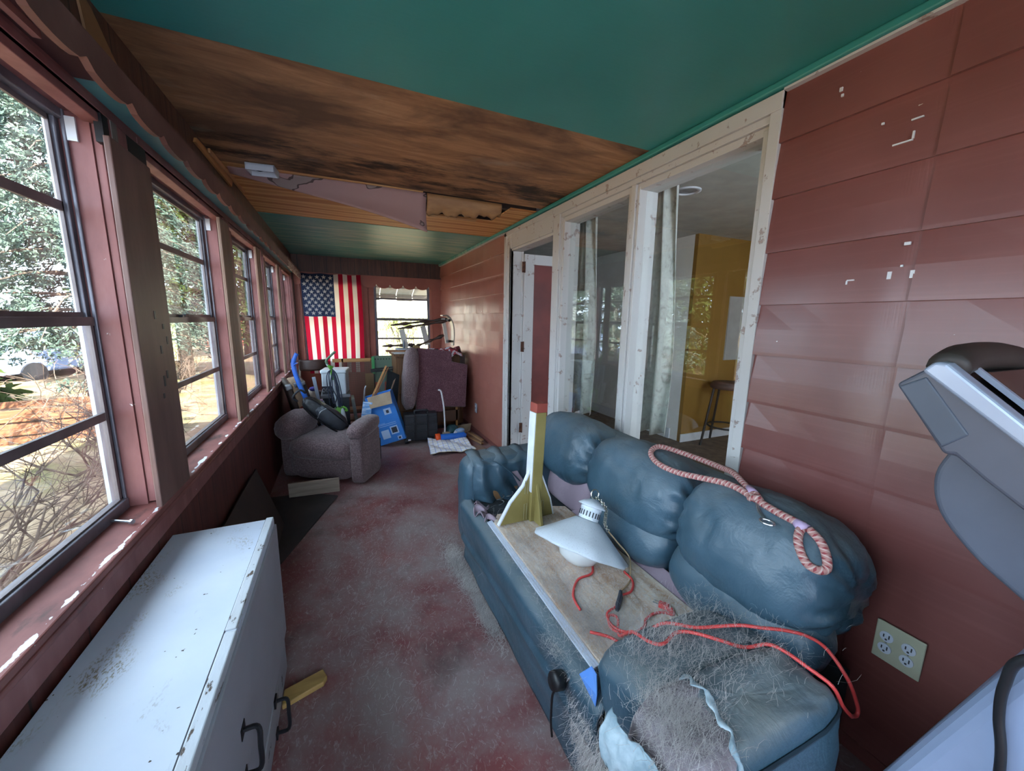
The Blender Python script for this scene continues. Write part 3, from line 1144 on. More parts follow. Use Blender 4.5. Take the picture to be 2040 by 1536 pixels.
def spruce(name, label, loc, h, rad, seed, needle_mat, low=.6, n=6, size=.12, steps=.34):
    rnd = random.Random(seed)
    t = thing(name, label, 'tree', loc, 0, 'spruce trees in the yard')
    G().tube([(0, 0, 0), (.03, .02, h * .5), (0, 0, h)], [h * .022, h * .014, .01], 8).obj('trunk', K['bark'], t, smooth=True)
    br = G()
    cs = []
    z = low
    while z < h - .2:
        k = 1 - (z - low * .3) / h
        nb = 7
        a0 = rnd.uniform(0, 6.3)
        for i in range(nb):
            a = a0 + 2 * pi * i / nb + rnd.uniform(-.3, .3)
            L = rad * k * rnd.uniform(.75, 1.1)
            d = Vector((cos(a), sin(a), 0))
            pts = [Vector((0, 0, z)) + d * L * s + Vector((0, 0, .12 * L * s - .38 * L * s * s)) for s in (0, .25, .5, .75, 1)]
            br.tube(pts, [.03 * k + .008, .02, .012, .008, .004], 5)
            m = int(3 + L * 5)
            for q in range(m):
                s = .2 + .8 * (q + rnd.random()) / m
                base = Vector((0, 0, z)) + d * L * s + Vector((0, 0, .12 * L * s - .38 * L * s * s))
                side = Vector((-sin(a), cos(a), 0)) * rnd.uniform(-1, 1) * L * .28 * (1.1 - s * .6)
                cs.append((base + side + Vector((0, 0, -abs(side.length) * .25 - rnd.random() * .12)), (d * .5 + side).normalized()))
        z += steps * rnd.uniform(.8, 1.2)
    br.obj('branch', K['bark'], t, label='bare brown boughs', kind='stuff')
    needles(cs, rnd, n, size).obj('foliage', needle_mat, t, kind='stuff')
    return t


def bare_shrub(label, loc, h, seed, nst=14, spread=.8):
    rnd = random.Random(seed)
    g = G()

    def grow(p, d, L, r, lev):
        pts = [p]
        q = p.copy()
        dd = d.copy()
        for _ in range(4):
            dd = (dd + Vector((rnd.gauss(0, .22), rnd.gauss(0, .22), rnd.gauss(0, .16)))).normalized()
            q = q + dd * L / 4
            pts.append(q.copy())
        g.tube(pts, [r, r * .9, r * .75, r * .6, r * .45], 5 if lev else 6)
        if lev < 3:
            for k in range(4 if lev < 2 else 3):
                b = pts[rnd.randint(1, 4)]
                nd = (dd + Vector((rnd.gauss(0, .8), rnd.gauss(0, .8), rnd.gauss(.1, .6)))).normalized()
                grow(b.copy(), nd, L * rnd.uniform(.5, .8), r * .55, lev + 1)
    for i in range(nst):
        a = rnd.uniform(0, 6.3)
        grow(Vector((cos(a) * .25, sin(a) * .25, 0)), Vector((cos(a) * spread * .5, sin(a) * spread * .5, 1)).normalized(), h * rnd.uniform(.4, .6), rnd.uniform(.008, .016), 0)
    o = g.obj('bare_shrub', simple('pale brown twigs', '#3f2e26', '#6a5a4c', rough=.85, scale=9))
    o.location = loc
    return tag(o, label, 'shrub', 'bare shrubs in the yard')


def outside():
    g = G()

    def gr(u, v):
        x = -42 + 41.2 * u ** .6
        y = -12 + 62 * v
        return (x, y, GZ + .05 * fbm((x * .4, y * .4, 0), 3) - .02 * (x + .8))
    g.grid(60, 60, gr)
    def gr2(u, v):
        x = -.9 + 26 * u
        y = 6.6 + 43 * v
        return (x, y, GZ + .05 * fbm((x * .4, y * .4, 0), 3))
    g.grid(20, 30, gr2)
    struct(g.obj('ground', K['ground'], smooth=True), 'sunlit yard strewn with dry leaves and grass', 'ground')
    blue = m_leaf('blue green spruce needles', '#3a4a42', '#66766c', .2)
    green = m_leaf('green spruce needles', '#28351f', '#4d5a31', .25)
    dark = m_leaf('mid green needles', '#3a4630', '#5f6643', .25)
    spruce('spruce_tree', 'big blue green spruce seen through the nearest window', (-3.9, 8.9, GZ), 9.0, 2.9, 3, blue, 1.75, 60, .075, .28)
    spruce('spruce_tree', 'green spruce seen through the second window', (-4.4, 14.6, GZ), 10, 2.6, 5, green, 1.8, 16, .19, .42)
    spruce('spruce_tree', 'hazy spruce far off through the third window', (-4.2, 22.5, GZ), 11, 2.7, 8, dark, 2.2, 12, .26, .55)
    spruce('spruce_tree', 'second blue spruce beyond the nearest window', (-9.5, 11.0, GZ), 12, 3.6, 9, green, 1.2, 14, .28, .55)
    bare_shrub('bare twiggy shrub close outside the nearest window', (-2.45, 3.2, GZ), 1.9, 4, 17, .6)
    bare_shrub('bare twiggy shrub beside the wooden planter outside', (-2.75, 6.3, GZ), 1.8, 6, 14, .45)
    bare_shrub('low bare shrub on the sunny yard by the pier', (-3.9, 12.2, GZ), 1.7, 12, 8, 1.2)
    # wooden planter
    p = thing('planter_box', 'orange brown wooden planter box in the yard', 'planter', (-4.6, 8.2, GZ), 12)
    w = simple('weathered orange planks', '#6b3f26', '#7f5236', rough=.75, scale=4, stretch=(1, 1, 8))
    for k in range(3):
        G().box(-.9, .9, -.45, -.42, .03 + k * .2, .2 + k * .2).box(-.9, .9, .42, .45, .03 + k * .2, .2 + k * .2).box(-.9, -.87, -.42, .42, .03 + k * .2, .2 + k * .2).box(.87, .9, -.42, .42, .03 + k * .2, .2 + k * .2).obj('plank_course', w, p)
    G().box(-.87, .87, -.42, .42, .02, .5).obj('soil', simple('dry soil', '#4a3628', '#6b5340', rough=.95, scale=9), p)
    # pale stone pier
    p = thing('stone_pier', 'tan stone pier with a stepped cap in the yard', 'pier', (-5.3, 17.0, GZ), 20)
    st = NT('tan stone blocks')
    v = st.voro(st.coords((1, 1, 1.6)), 5)
    st.col(st.ramp(v, [(.1, '#b09a72'), (.5, '#c9b48a'), (.8, '#d6c7a3')])).set(rough=.9)
    G().box(-.33, .33, -.33, .33, 0, 2.1).obj('shaft', st.mat, p)
    G().box(-.36, .36, -.36, .36, 2.1, 2.2).prism([(-.3, -.3, 2.2), (.3, -.3, 2.2), (.16, -.3, 2.75), (-.16, -.3, 2.75)], (0, .6, 0)).obj('cap', simple('tan cap stone', '#b5a27a', '#c7b78f', rough=.85), p)
    # red shed
    p = thing('garden_shed', 'small red shed far off through the third window', 'shed', (-6.6, 30, GZ), 12)
    G().box(-1.3, 1.3, -1, 1, 0, 2.1).obj('shed_body', simple('faded red boards', '#a04a44', '#b35d55', rough=.8), p)
    G().prism([(-1.5, -1.1, 2.1), (1.5, -1.1, 2.1), (0, -1.1, 2.9)], (0, 2.2, 0)).obj('shed_roof', simple('pale roof', '#c9c3bd', '#d9d4ce', rough=.8), p)
    # parked car
    c = thing('parked_car', 'pale blue car parked far off behind the branches', 'car', (-8.2, 16.5, GZ), 70)
    prof = [(-2.1, .35), (-2.15, .8), (-1.4, .95), (-.8, 1.45), (.7, 1.45), (1.3, .98), (2.1, .82), (2.15, .35)]
    G().prism([(x, -.85, z) for x, z in prof], (0, 1.7, 0)).obj('car_body', simple('pale blue car paint', '#7f93bb', '#8fa2c6', rough=.25), c, bevel=.06)
    G().prism([(-1.2, -.87, .98), (-.74, -.87, 1.38), (.62, -.87, 1.38), (1.1, -.87, .98)], (0, 1.74, 0)).obj('car_window', K['black'], c)
    for x in (-1.35, 1.35):
        for y in (-.8, .8):
            G().lathe([(.001, -.1), (.32, -.1), (.32, .1), (.001, .1)], 16, (x, y, .32), rx(90)).obj('wheel', K['black'], c)
    # awning over the end windows, pale sheets on a frame
    a = thing('awning', 'white sheet awning outside the end window', 'awning', (0, YB + .14, 0))
    sheet = m_cloth('white awning sheet', '#a5a094', .45)
    for k in range(9):
        x = -.75 + k * .28
        G().prism([(x, 0, 2.12), (x + .27, 0, 2.12), (x + .27, .62, 1.87), (x, .62, 1.87)], (0, 0, .006)).obj('awning_sheet', sheet, a)
        G().box(x, x + .27, .615, .62, 1.76 + .03 * (k % 2), 1.875).obj('awning_drop', sheet, a)
    for y, z in ((.02, 2.1), (.3, 1.98), (.60, 1.85)):
        G().box(-.75, 1.77, y, y + .03, z - .03, z).obj('awning_bar', simple('grey awning bar', '#8f8a82'), a)
    # pale neighbour wall beyond the end windows
    h = thing('neighbour_house', 'white sided house beyond the end window', 'house', (1.2, 14, GZ))
    sd = NT('white lap siding')
    s = sd.n('ShaderNodeSeparateXYZ')
    sd.l(sd.tc.outputs['Object'], s.inputs[0])
    f = sd.math('FRACT', sd.math('MULTIPLY', s.outputs['Z'], 6))
    sd.col(sd.mix(sd.math('LESS_THAN', f, .1), '#b9b3a6', '#948e82')).set(rough=.6)
    G().box(-2.6, 6, 0, 3, 0, 4.2).obj('house_wall', sd.mat, h)
    G().prism([(-3, -.3, 4.2), (-3, 3.3, 4.2), (-3, 1.5, 5.6)], (9.4, 0, 0)).obj('house_roof', simple('grey shingle', '#77736e', '#8a857f'), h)
    # weeping shrub in front of it
    rnd = random.Random(3)
    t = thing('weeping_shrub', 'pale weeping shrub beyond the end window', 'shrub', (1.5, 10.6, GZ))
    cs = []
    b = G()
    for k in range(34):
        an = rnd.uniform(0, 6.3)
        r = rnd.uniform(.25, .95)
        pts = [Vector((0, 0, 1.0)), Vector((cos(an) * r * .6, sin(an) * r * .6, 2.0)), Vector((cos(an) * r, sin(an) * r, 1.7)), Vector((cos(an) * r * 1.1, sin(an) * r * 1.1, .7 + rnd.random() * .4))]
        cm = catmull(pts, 6)
        b.tube(cm, .006, 4)
        cs += [(p, Vector((0, 0, -1))) for p in cm[5:]]
    b.tube([(0, 0, 0), (.02, 0, 1.1)], .04, 6)
    b.obj('branch', K['bark'], t, kind='stuff')
    needles(cs, rnd, 4, .12, 1.0).obj('foliage', m_leaf('pale yellow green leaves', '#9aa06c', '#c3c596', .4), t, kind='stuff')


outside()


# ================================================================== ROOM BEHIND THE GLASS
def inner_room():
    X0, X1 = XR + .13, 4.9
    G_ = G().box(XR + .1, X1 + .1, -1.0, 6.2, -.05, 0)
    struct(G_.obj('floor_inner', simple('brown carpet', '#5c4a3c', '#77634f', rough=.9, scale=9, bump=.3, bscale=90)), 'brown carpet of the room behind the glass', 'floor')
    struct(G().box(XR + .1, X1 + .1, -1.0, 6.2, 2.45, 2.5).obj('ceiling_inner', simple('grey white ceiling', '#a9a79f', '#b5b3ab', rough=.8)), 'pale ceiling of the room behind the glass', 'ceiling')
    # shared wall, back face, with openings left for panes and door
    g = G().box(XR + .05, X0 - .002, -1, 1.03, 0, 2.45).box(XR + .05, X0 - .002, 3.66, 6.2, 0, 2.45).box(XR + .05, X0 - .002, 1.03, 3.66, 2.30, 2.45)
    struct(g.obj('wall_inner_near', K['white_wall']), 'back of the siding wall inside the room', 'wall')
    struct(G().box(X1, X1 + .1, -1, 6.2, 0, 2.45).box(3.748, X1, 3.28, 3.331, 0, 2.45).obj('wall_inner_far', K['yellow_wall']), 'mustard yellow wall of the room behind the glass', 'wall')
    struct(G().box(3.748, 3.85, 3.332, 6.2, 0, 2.45).obj('wall_inner_white', simple('clean white wall', '#e4e2de', '#ebe9e6', rough=.6)), 'white partition of the room behind the glass', 'wall')
    struct(G().box(3.733, 3.75, 3.45, 6.2, 0, .13).box(X1 - .015, X1, -1, 3.33, 0, .13).box(3.74, X1, 3.268, 3.28, 0, .10).obj('trim_7', K['white']), 'white skirting of the room behind the glass', 'trim')
    g = G().box(XR + .1, X1 + .1, 6.1, 6.2, 0, 2.45)
    struct(g.obj('wall_inner_back', K['white_wall']), 'end wall of the room behind the glass', 'wall')
    g = G().box(XR + .1, X1 + .1, -1.1, -1.0, 0, .8).box(XR + .1, 1.8, -1.1, -1.0, .8, 2.5).box(3.6, X1 + .1, -1.1, -1.0, .8, 2.5).box(1.8, 3.6, -1.1, -1.0, 2.2, 2.5)  # unseen end wall; its opening is added to let sky light in
    struct(g.obj('wall_inner_front', K['white_wall']), 'unseen end wall of the room behind the glass, opening added for light', 'wall')
    struct(G().box(4.36, 4.88, 3.265, 3.28, 1.0, 1.78).obj('trim_8', simple('grey white board', '#a3a19d', '#b0aeaa', rough=.6)), 'grey board on the mustard wall', 'trim')

    def curtain(label, y0, y1, zb, zt, x, nf, gather):
        def f(u, v):
            z = zt + (zb - zt) * v
            w = 1 - gather * (1 - v)
            y = (y0 + y1) / 2 + (u - .5) * (y1 - y0) * w
            a = .028 + .012 * v
            return (x + a * sin(u * nf * 2 * pi + .8 * sin(v * 3)) + .012 * sin(u * nf * 5 + v * 4), y + .012 * sin(v * 6 + u * 8), z + .012 * sin(u * nf * 2 * pi))
        o = G().grid(70, 26, f).obj('curtain', K['curtain'], smooth=True, solid=.003)
        return tag(o, label, 'curtain', 'curtains behind the glass')
    curtain('pale patterned curtain behind the farther pane', 2.48, 2.82, .70, 2.26, 1.80, 3, .35)
    curtain('pale patterned curtain behind the nearer pane', 1.70, 2.02, .75, 2.26, 1.80, 3, .4)
    rod = thing('curtain_rod', 'thin curtain rod behind the white window frame', 'curtain rod', (1.80, 0, 2.262))
    G().tube([(0, 1.1, 0), (0, 3.0, 0)], .009, 10).obj('rod', K['steel'], rod)
    for y in (1.1, 2.0, 3.0):
        G().box(-.125, .01, y - .008, y + .008, -.012, .012).obj('rod_bracket', K['steel'], rod)
    # recessed lamp ring
    d = thing('recessed_downlight', 'round recessed downlight in the ceiling behind the glass', 'ceiling light', (2.48, 2.32, 2.45))
    G().lathe([(.10, 0), (.10, -.008), (.075, -.01), (.07, .0)], 28).obj('rim', K['white'], d, smooth=True)
    G().lathe([(.07, -.002), (.001, -.002)], 24).obj('lens', K['steel'], d)
    # bar stool
    s = thing('bar_stool', 'dark metal bar stool by the mustard wall', 'stool', (4.15, 3.0, 0), 24)
    mt = simple('dark bronze metal', '#2f2a28', '#3b3431', rough=.5, metal=.4)
    for sx in (-1, 1):
        for sy in (-1, 1):
            G().tube([(sx * .2, sy * .2, 0), (sx * .13, sy * .13, .70)], .014, 8).obj('leg', mt, s)
    G().tube([(cos(a) * .19, sin(a) * .19, .24) for a in [2 * pi * k / 24 for k in range(24)]], .011, 8, closed=True).obj('foot_ring', mt, s)
    G().lathe([(.001, .70), (.2, .70), (.205, .74), (.18, .77), (.001, .775)], 24).obj('seat', simple('brown seat pad', '#4f3a31', '#5d473c', rough=.6), s, smooth=True)


inner_room()


# ================================================================== SOFA AND WHAT LIES ON IT
from mathutils.bvhtree import BVHTree
SV, SF = [], []


def surf(g):
    """remember a surface so that cords and ropes can be laid on it"""
    o = len(SV)
    SV.extend(g.v)
    SF.extend([[i + o for i in f] for f in g.f])
    return g


def wrinkle(seed, amt=.02, f=3.0, stretch=(1, 1, 1)):
    def fn(u):
        p = (u.x * f * stretch[0] + seed, u.y * f * stretch[1] + seed * .7, u.z * f * stretch[2])
        return amt * fbm(p, 4)
    return fn


def hair_mesh(spots, rnd, n, length, upright=.3, width=.0006):
    g = G()
    vs, fs = g.v, g.f
    for (c, s, dr) in spots:
        for _ in range(n):
            p = Vector(c) + Vector((rnd.gauss(0, s[0]), rnd.gauss(0, s[1]), rnd.gauss(0, s[2])))
            d = (Vector(dr) + Vector((rnd.gauss(0, .8), rnd.gauss(0, .8), rnd.gauss(0, upright)))).normalized()
            bend = Vector((rnd.gauss(0, .5), rnd.gauss(0, .5), rnd.gauss(-.05, upright)))
            L = length * rnd.uniform(.5, 1.3)
            w = d.cross(Vector((.3, .2, 1))).normalized() * width
            pts = [p, p + d * L * .4 + bend * L * .08, p + d * L * .75 + bend * L * .3, p + d * L * .9 + bend * L * .6]
            o = len(vs)
            for q in pts:
                vs.append(tuple(q - w))
                vs.append(tuple(q + w))
            for k in range(3):
                fs.append([o + 2 * k, o + 2 * k + 1, o + 2 * k + 3, o + 2 * k + 2])
    g.m = [0] * len(fs)
    return g


def build_sofa():
    L = K['leather']
    mauve = simple('mauve cotton lining', '#8a7986', '#9d8b97', rough=.85, scale=5, bump=.2, bscale=60)
    s = thing('sofa', 'worn blue green leather reclining sofa with missing seat cushions and torn arm', 'sofa', (0, 0, 0))
    # carcass
    G().box(.665, 1.40, .50, 2.17, .03, .385).box(1.30, 1.45, .60, 2.16, .03, .74).obj('carcass', simple('black sofa underlining', '#1b1f24', '#252b31', rough=.9), s)
    # front panel with pressed folds
    def front(u, v):
        y = .70 + 1.34 * u
        z = .025 + .375 * v
        x = .612 + .012 * sin(v * 5.2 + .5) + .010 * fbm((y * 2.2, z * 7, 1), 3) + .018 * math.exp(-((z - .16 - .10 * (1 - u)) / .02) ** 2) * -1
        if v > .9:
            x += .05 * ((v - .9) / .1) ** 1.6
            z = .362 + .035 * sin((v - .9) / .1 * pi / 2)
        return (x, y, z)
    surf(G().grid(70, 40, front)).obj('front_panel', L, s, smooth=True, solid=.012, solid_off=-1)
    # seat deck
    g = surf(G().prism([(.668, .79, .405), (1.115, .78, .405), (1.10, 1.70, .405), (1.0, 1.745, .405), (.71, 1.76, .405), (.665, 1.69, .405)], (0, 0, .018)))
    g.obj('seat_deck', K['deck'], s, bevel=.003, label='bare plywood seat deck matted with hair')
    g = G()
    for k in range(3):
        x = .640 + k * .009
        g.box(x, x + .007, .80, 1.72, .398, .414 + .002 * k)
    g.obj('deck_edging', simple('white ribbed edging', '#c3cbdc', '#d8deea', rough=.4), s)
    # open well at the far end with torn cloth and springs
    G().box(.72, 1.05, 1.99, 2.0, .30, .45).box(.70, 1.05, 1.76, 1.99, .28, .30).obj('well_board', simple('raw brown timber', '#7d5a3e', '#97714f', rough=.7, scale=6), s)
    for (x, y) in ((.80, 1.93), (.87, 1.95), (.94, 1.93)):
        G().tube([(x + .022 * cos(a * .7), y + .012 * sin(a * .7), .36 + .004 * a) for a in range(20)], .003, 6).obj('spring', K['steel'], s)

    def torn(u, v):
        a = u * 1.5
        return (.625 + .09 * v + .02 * sin(u * 9), 1.72 + .22 * u + .02 * sin(v * 7), .415 + .035 * sin(u * 11 + v * 3) * v - .06 * v * v + .02 * sin(u * 23))
    G().grid(22, 12, torn).obj('torn_lining', mauve, s, smooth=True, solid=.004, label='torn mauve lining crumpled at the far end')
    # mauve lining strip and exposed lower back
    G().prism([(1.115, .74, .40), (1.165, .72, .44), (1.165, 1.6, .44), (1.105, 1.66, .40)], (0, 0, .012)).obj('lining_strip', mauve, s, bevel=.004)
    surf(G().puff((1.235, 1.80, .54), (.14, .46, .36), ry(14), (5, 5), 30, 18, wrinkle(3, .03))).obj('exposed_back', mauve, s, smooth=True, label='mauve inner back laid bare')
    # back cushions, each an upper roll over a lower roll
    for k, (y0, y1) in enumerate(((.475, 1.0), (.985, 1.60), (1.58, 2.18))):
        yc, w = (y0 + y1) / 2, y1 - y0

        def fn(u, k=k):
            q = .03 * fbm((u.x * 2 + k * 3, u.y * 2.5, u.z * 2), 4) + .012 * fbm((u.x * 3 + k, u.y * 9, u.z * 3), 3) * max(0, u.z)
            if abs(u.y) > .72:
                q -= .055 * ((abs(u.y) - .72) / .28) * (.5 + .5 * sin(math.atan2(u.z, u.x) * 13 + k))
            for sy in (-.38, .32):
                q -= .012 * math.exp(-((u.y - sy) / .022) ** 2)
            return q
        g = surf(G().puff((1.285, yc, .685), (.36, w + .02, .40), ry(16), (2.7, 3.6), 150, 60, fn))
        c = g.obj('back_cushion', L, s, smooth=True)
        if k < 2:
            def fl(u, k=k):
                return .03 * fbm((u.x * 2 + k * 5, u.y * 3, u.z * 2 + 4), 4)
            lo = surf(G().puff((1.20, yc + (.0 if k == 0 else -.02), .525), (.21, w * (.97 if k == 0 else .86), .27), ry(24), (2.6, 4), 56, 30, fl))
            lo.obj('lower_roll', L, c, smooth=True)
    G().puff((1.40, 1.36, .60), (.2, 1.62, .44), ry(8), (5, 6), 40, 20).obj('back_shell', L, s, smooth=True)
    # far arm
    a = surf(G().puff((.955, 2.10, .335), (.69, .22, .63), None, (6, 6), 60, 36, wrinkle(7, .02))).obj('far_arm', L, s, smooth=True)

    def slip(u, v):
        x = .65 + .44 * u
        z = .655 - .25 * v - .03 * sin(u * 3) * v
        fold = .016 * sin(u * 24 + 2.2 * sin(v * 3 + u * 2)) * (.3 + v) + .012 * fbm((x * 9, z * 9, 2), 3)
        y = 1.985 - .012 * v + fold * (1 if v > .12 else v / .12)
        if v < .15:
            y += .16 * (1 - v / .15)
            z = .632 + .015 * sin(u * 19) + .02 * (1 - v / .15)
        return (x, y, z)
    G().grid(80, 34, slip).obj('loose_cover', L, a, smooth=True, solid=.004, label='wrinkled loose leather hanging inside the arm')
    G().prism([(.88, 1.955, .56), (.915, 1.95, .565), (.985, 1.948, .455), (.935, 1.95, .45)], (0, .006, 0)).obj('tear_patch', mauve, a, label='pale torn patch')
    G().tube(catmull([(.70, 1.97, .655), (.78, 1.955, .635), (.86, 1.95, .575), (.93, 1.945, .50)], 6), .004, 6).obj('piping', L, a)
    # near arm: pillow top with torn front
    fz = K['fuzz']
    bat = simple('hair matted grey batting', '#6d6468', '#8b8389', rough=.95, scale=24, bump=.5, bscale=120, c3='#a8a1a8')
    fnN = wrinkle(11, .03, 2.2)
    armm = m_leather('hair dulled leather', .75)
    ga = G().puff((.80, .465, .305), (.555, .22, .60), rz(-2), (6, 4.5), 90, 60, fnN)
    surf(ga)
    for k, f in enumerate(ga.f):                       # bare batting where the cover is torn off
        c = sum((Vector(ga.v[i]) for i in f), Vector()) / len(f)
        q = .02 * fbm((c.x * 16, c.y * 16, c.z * 16), 3)
        if c.z > .47 - .25 * (c.x - .5) + q and c.x < .725 - .35 * max(0, .50 - c.y) + q and c.y < .60:
            ga.m[k] = 1
    na = ga.obj('near_arm', [armm, bat], s, smooth=True)

    def padfn(u):
        return .04 * fbm((u.x * 2 + 5, u.y * 2, u.z * 2), 4)
    surf(G().puff((.85, .645, .45), (.50, .27, .24), rx(-20), (3.4, 3.8), 56, 34, padfn)).obj('arm_pad', L, na, smooth=True, label='hair covered inner pad of the near arm')
    pale = simple('pale torn leather backing', '#7d929d', '#adbdc5', rough=.85, scale=14, bump=.5, bscale=40)

    def flapf(u, v):
        y = .565 - .22 * u
        z = .592 - .02 * u - (.22 + .035 * sin(u * 17) + .025 * sin(u * 41)) * v * (.35 + .65 * sin(pi * min(1, u * 1.1)))
        x = .515 - .024 * sin(v * 2.6) - .010 * sin(u * 9 + v * 2) + .008 * fbm((u * 9, v * 5, 2), 3)
        return (x, y, z + .012 * v * fbm((u * 22, 3, 1), 3))
    G().grid(60, 12, flapf).obj('torn_flap', pale, na, smooth=True, solid=.003, label='pale torn leather flap hanging at the arm front')

    barm = BVHTree.FromPolygons([Vector(v) for v in ga.v], ga.f)

    def top(x, y):
        h = barm.ray_cast(Vector((x, y, 1.2)), Vector((0, 0, -1)))[0]
        return h.z if h is not None else .58

    def lip(u, v):
        y = .568 - .20 * u
        x = .732 - .35 * max(0, .5 - y) + .005 * sin(u * 19) + .004 * fbm((u * 30, 1, 1), 3) - (.016 + .006 * sin(u * 31)) * v
        return (x, y + .004 * sin(v * 5 + u * 9), top(x, y) + .002 + .005 * sin(v * 2.6))
    G().grid(50, 5, lip).obj('torn_edge', pale, na, smooth=True, solid=.002, label='frayed pale edge of the tear')
    sm = []
    for k in range(26):
        x = .53 + .54 * k / 25
        h = barm.ray_cast(Vector((x, .0, .555)), Vector((0, 1, 0)))[0]
        if h is not None:
            sm.append(Vector((x, h.y - .002, .555)))
    G().tube(sm, .005, 6).obj('arm_piping', simple('dark leather seam', '#14222b', '#1c2d37', rough=.5), na)
    # recline cable with knob
    kn = G().lathe([(.001, .018), (.026, .018), (.028, .01), (.028, -.016), (.02, -.02), (.001, -.02)], 20, (.553, .858, .352), ry(-75)).obj('recline_knob', K['black'], s, smooth=True)
    G().tube([(.565, .85, .355), (.63, .805, .385)], .005, 8).obj('knob_rod', K['steel'], kn)
    G().tube(catmull([(.555, .862, .33), (.548, .875, .28), (.556, .89, .22), (.562, .9, .15), (.575, .91, .07)], 6), .004, 6).tube(catmull([(.56, .866, .33), (.557, .884, .28), (.563, .9, .21), (.571, .912, .15)], 6), .0035, 6).obj('knob_cable', K['black'], kn)
    G().prism([(.592, .80, .415), (.606, .765, .468), (.602, .735, .47), (.592, .715, .43), (.594, .72, .385)], (.004, .002, 0)).obj('blue_tape', simple('blue tape', '#4f86d8', '#6a9be3', rough=.5), s)
    rnd = random.Random(21)
    hairm = simple('pale pet hair', '#b9b2b0', '#d3cdca', rough=.9)
    spots = [((.598, .79, .30), (.006, .035, .05), (-.1, .2, -.8)), ((.596, .73, .24), (.006, .03, .06), (-.1, .2, -.9)), ((.598, .76, .27), (.006, .04, .06), (-.1, .2, -.9)), ((.594, .69, .28), (.008, .04, .05), (-.1, .2, -.9)), ((.594, .66, .2), (.008, .035, .06), (-.1, .2, -.9)), ((.594, .72, .16), (.008, .04, .05), (-.1, .2, -.9)), ((.597, .70, .20), (.006, .03, .05), (-.1, .2, -.9)), ((.72, 1.0, .427), (.05, .12, .002), (.3, 1, 0)), ((.90, 1.0, .427), (.09, .12, .002), (.6, .5, 0)), ((.61, .92, .385), (.02, .05, .01), (0, 1, -.2)),
             ((.72, .92, .428), (.05, .06, .003), (.3, 1, 0)), ((.80, .90, .43), (.06, .05, .004), (.6, .5, 0)), ((.69, 1.25, .427), (.03, .2, .003), (.2, 1, 0)),
             ((.86, 1.35, .427), (.10, .16, .003), (.5, .6, 0)), ((.78, .66, .585), (.08, .04, .005), (.6, .4, .1)), ((.86, .52, .625), (.12, .05, .004), (.9, .3, 0)),
             ((.9, .72, .56), (.12, .05, .01), (.8, .5, 0)), ((.60, .46, .607), (.05, .05, .002), (.5, .5, 0)), ((.64, .50, .606), (.04, .04, .002), (.9, .2, 0)), ((.78, 1.15, .426), (.07, .1, .002), (.3, .9, 0)), ((.74, 1.45, .426), (.05, .1, .002), (.3, .9, 0))]
    hair_mesh(spots, rnd, 800, .04, .035, .00032).obj('pet_hair', hairm, s, kind='stuff')
    h = hair_mesh([((.56, 2.05, .006), (.03, .10, .004), (0, 1, 0)), ((.575, 1.80, .006), (.025, .10, .004), (0, 1, 0)), ((.585, 1.55, .005), (.02, .08, .004), (0, 1, 0))], rnd, 1500, .04, .15, .0006).obj('pet_hair_drift', hairm)
    tag(h, 'pale drift of pet hair on the red floor along the sofa front', 'pet hair', 'pet hair on the floor', 'stuff')
    h = hair_mesh([((.15, 1.7, .003), (.18, .45, .001), (.2, 1, 0)), ((.25, 2.7, .003), (.12, .5, .001), (1, .3, 0)), ((.05, 2.3, .003), (.13, .5, .001), (.2, 1, 0))], rnd, 420, .028, .04, .00045).obj('floor_hair', hairm)
    tag(h, 'loose hairs scattered over the worn red floor', 'pet hair', 'pet hair on the floor', 'stuff')


build_sofa()
BVH = BVHTree.FromPolygons([Vector(v) for v in SV], SF)


def lay(x, y, r, zdef):
    hit = BVH.ray_cast(Vector((x, y, 1.6)), Vector((0, 0, -1)))
    return Vector((x, y, (hit[0].z if hit[0] is not None else zdef) + r))


def uvtube(name, pts, r, mat, parent=None, n=10, closed=False):
    """tube whose UV runs (along, around)"""
    g = G().tube(pts, r, n, closed=closed)
    o = g.obj(name, mat, parent, smooth=True)
    me = o.data
    uv = me.uv_layers.new(name='UVMap')
    acc = [0.0]
    for a, b in zip(pts[:-1], pts[1:]):
        acc.append(acc[-1] + (Vector(b) - Vector(a)).length)
    for poly in me.polygons:
        for li, vi in zip(poly.loop_indices, poly.vertices):
            ring, k = divmod(vi, n)
            kk = k
            if k == 0 and any((w % n) == n - 1 for w in poly.vertices):
                kk = n
            uv.data[li].uv = (acc[min(ring, len(acc) - 1)], kk / n)
    return o


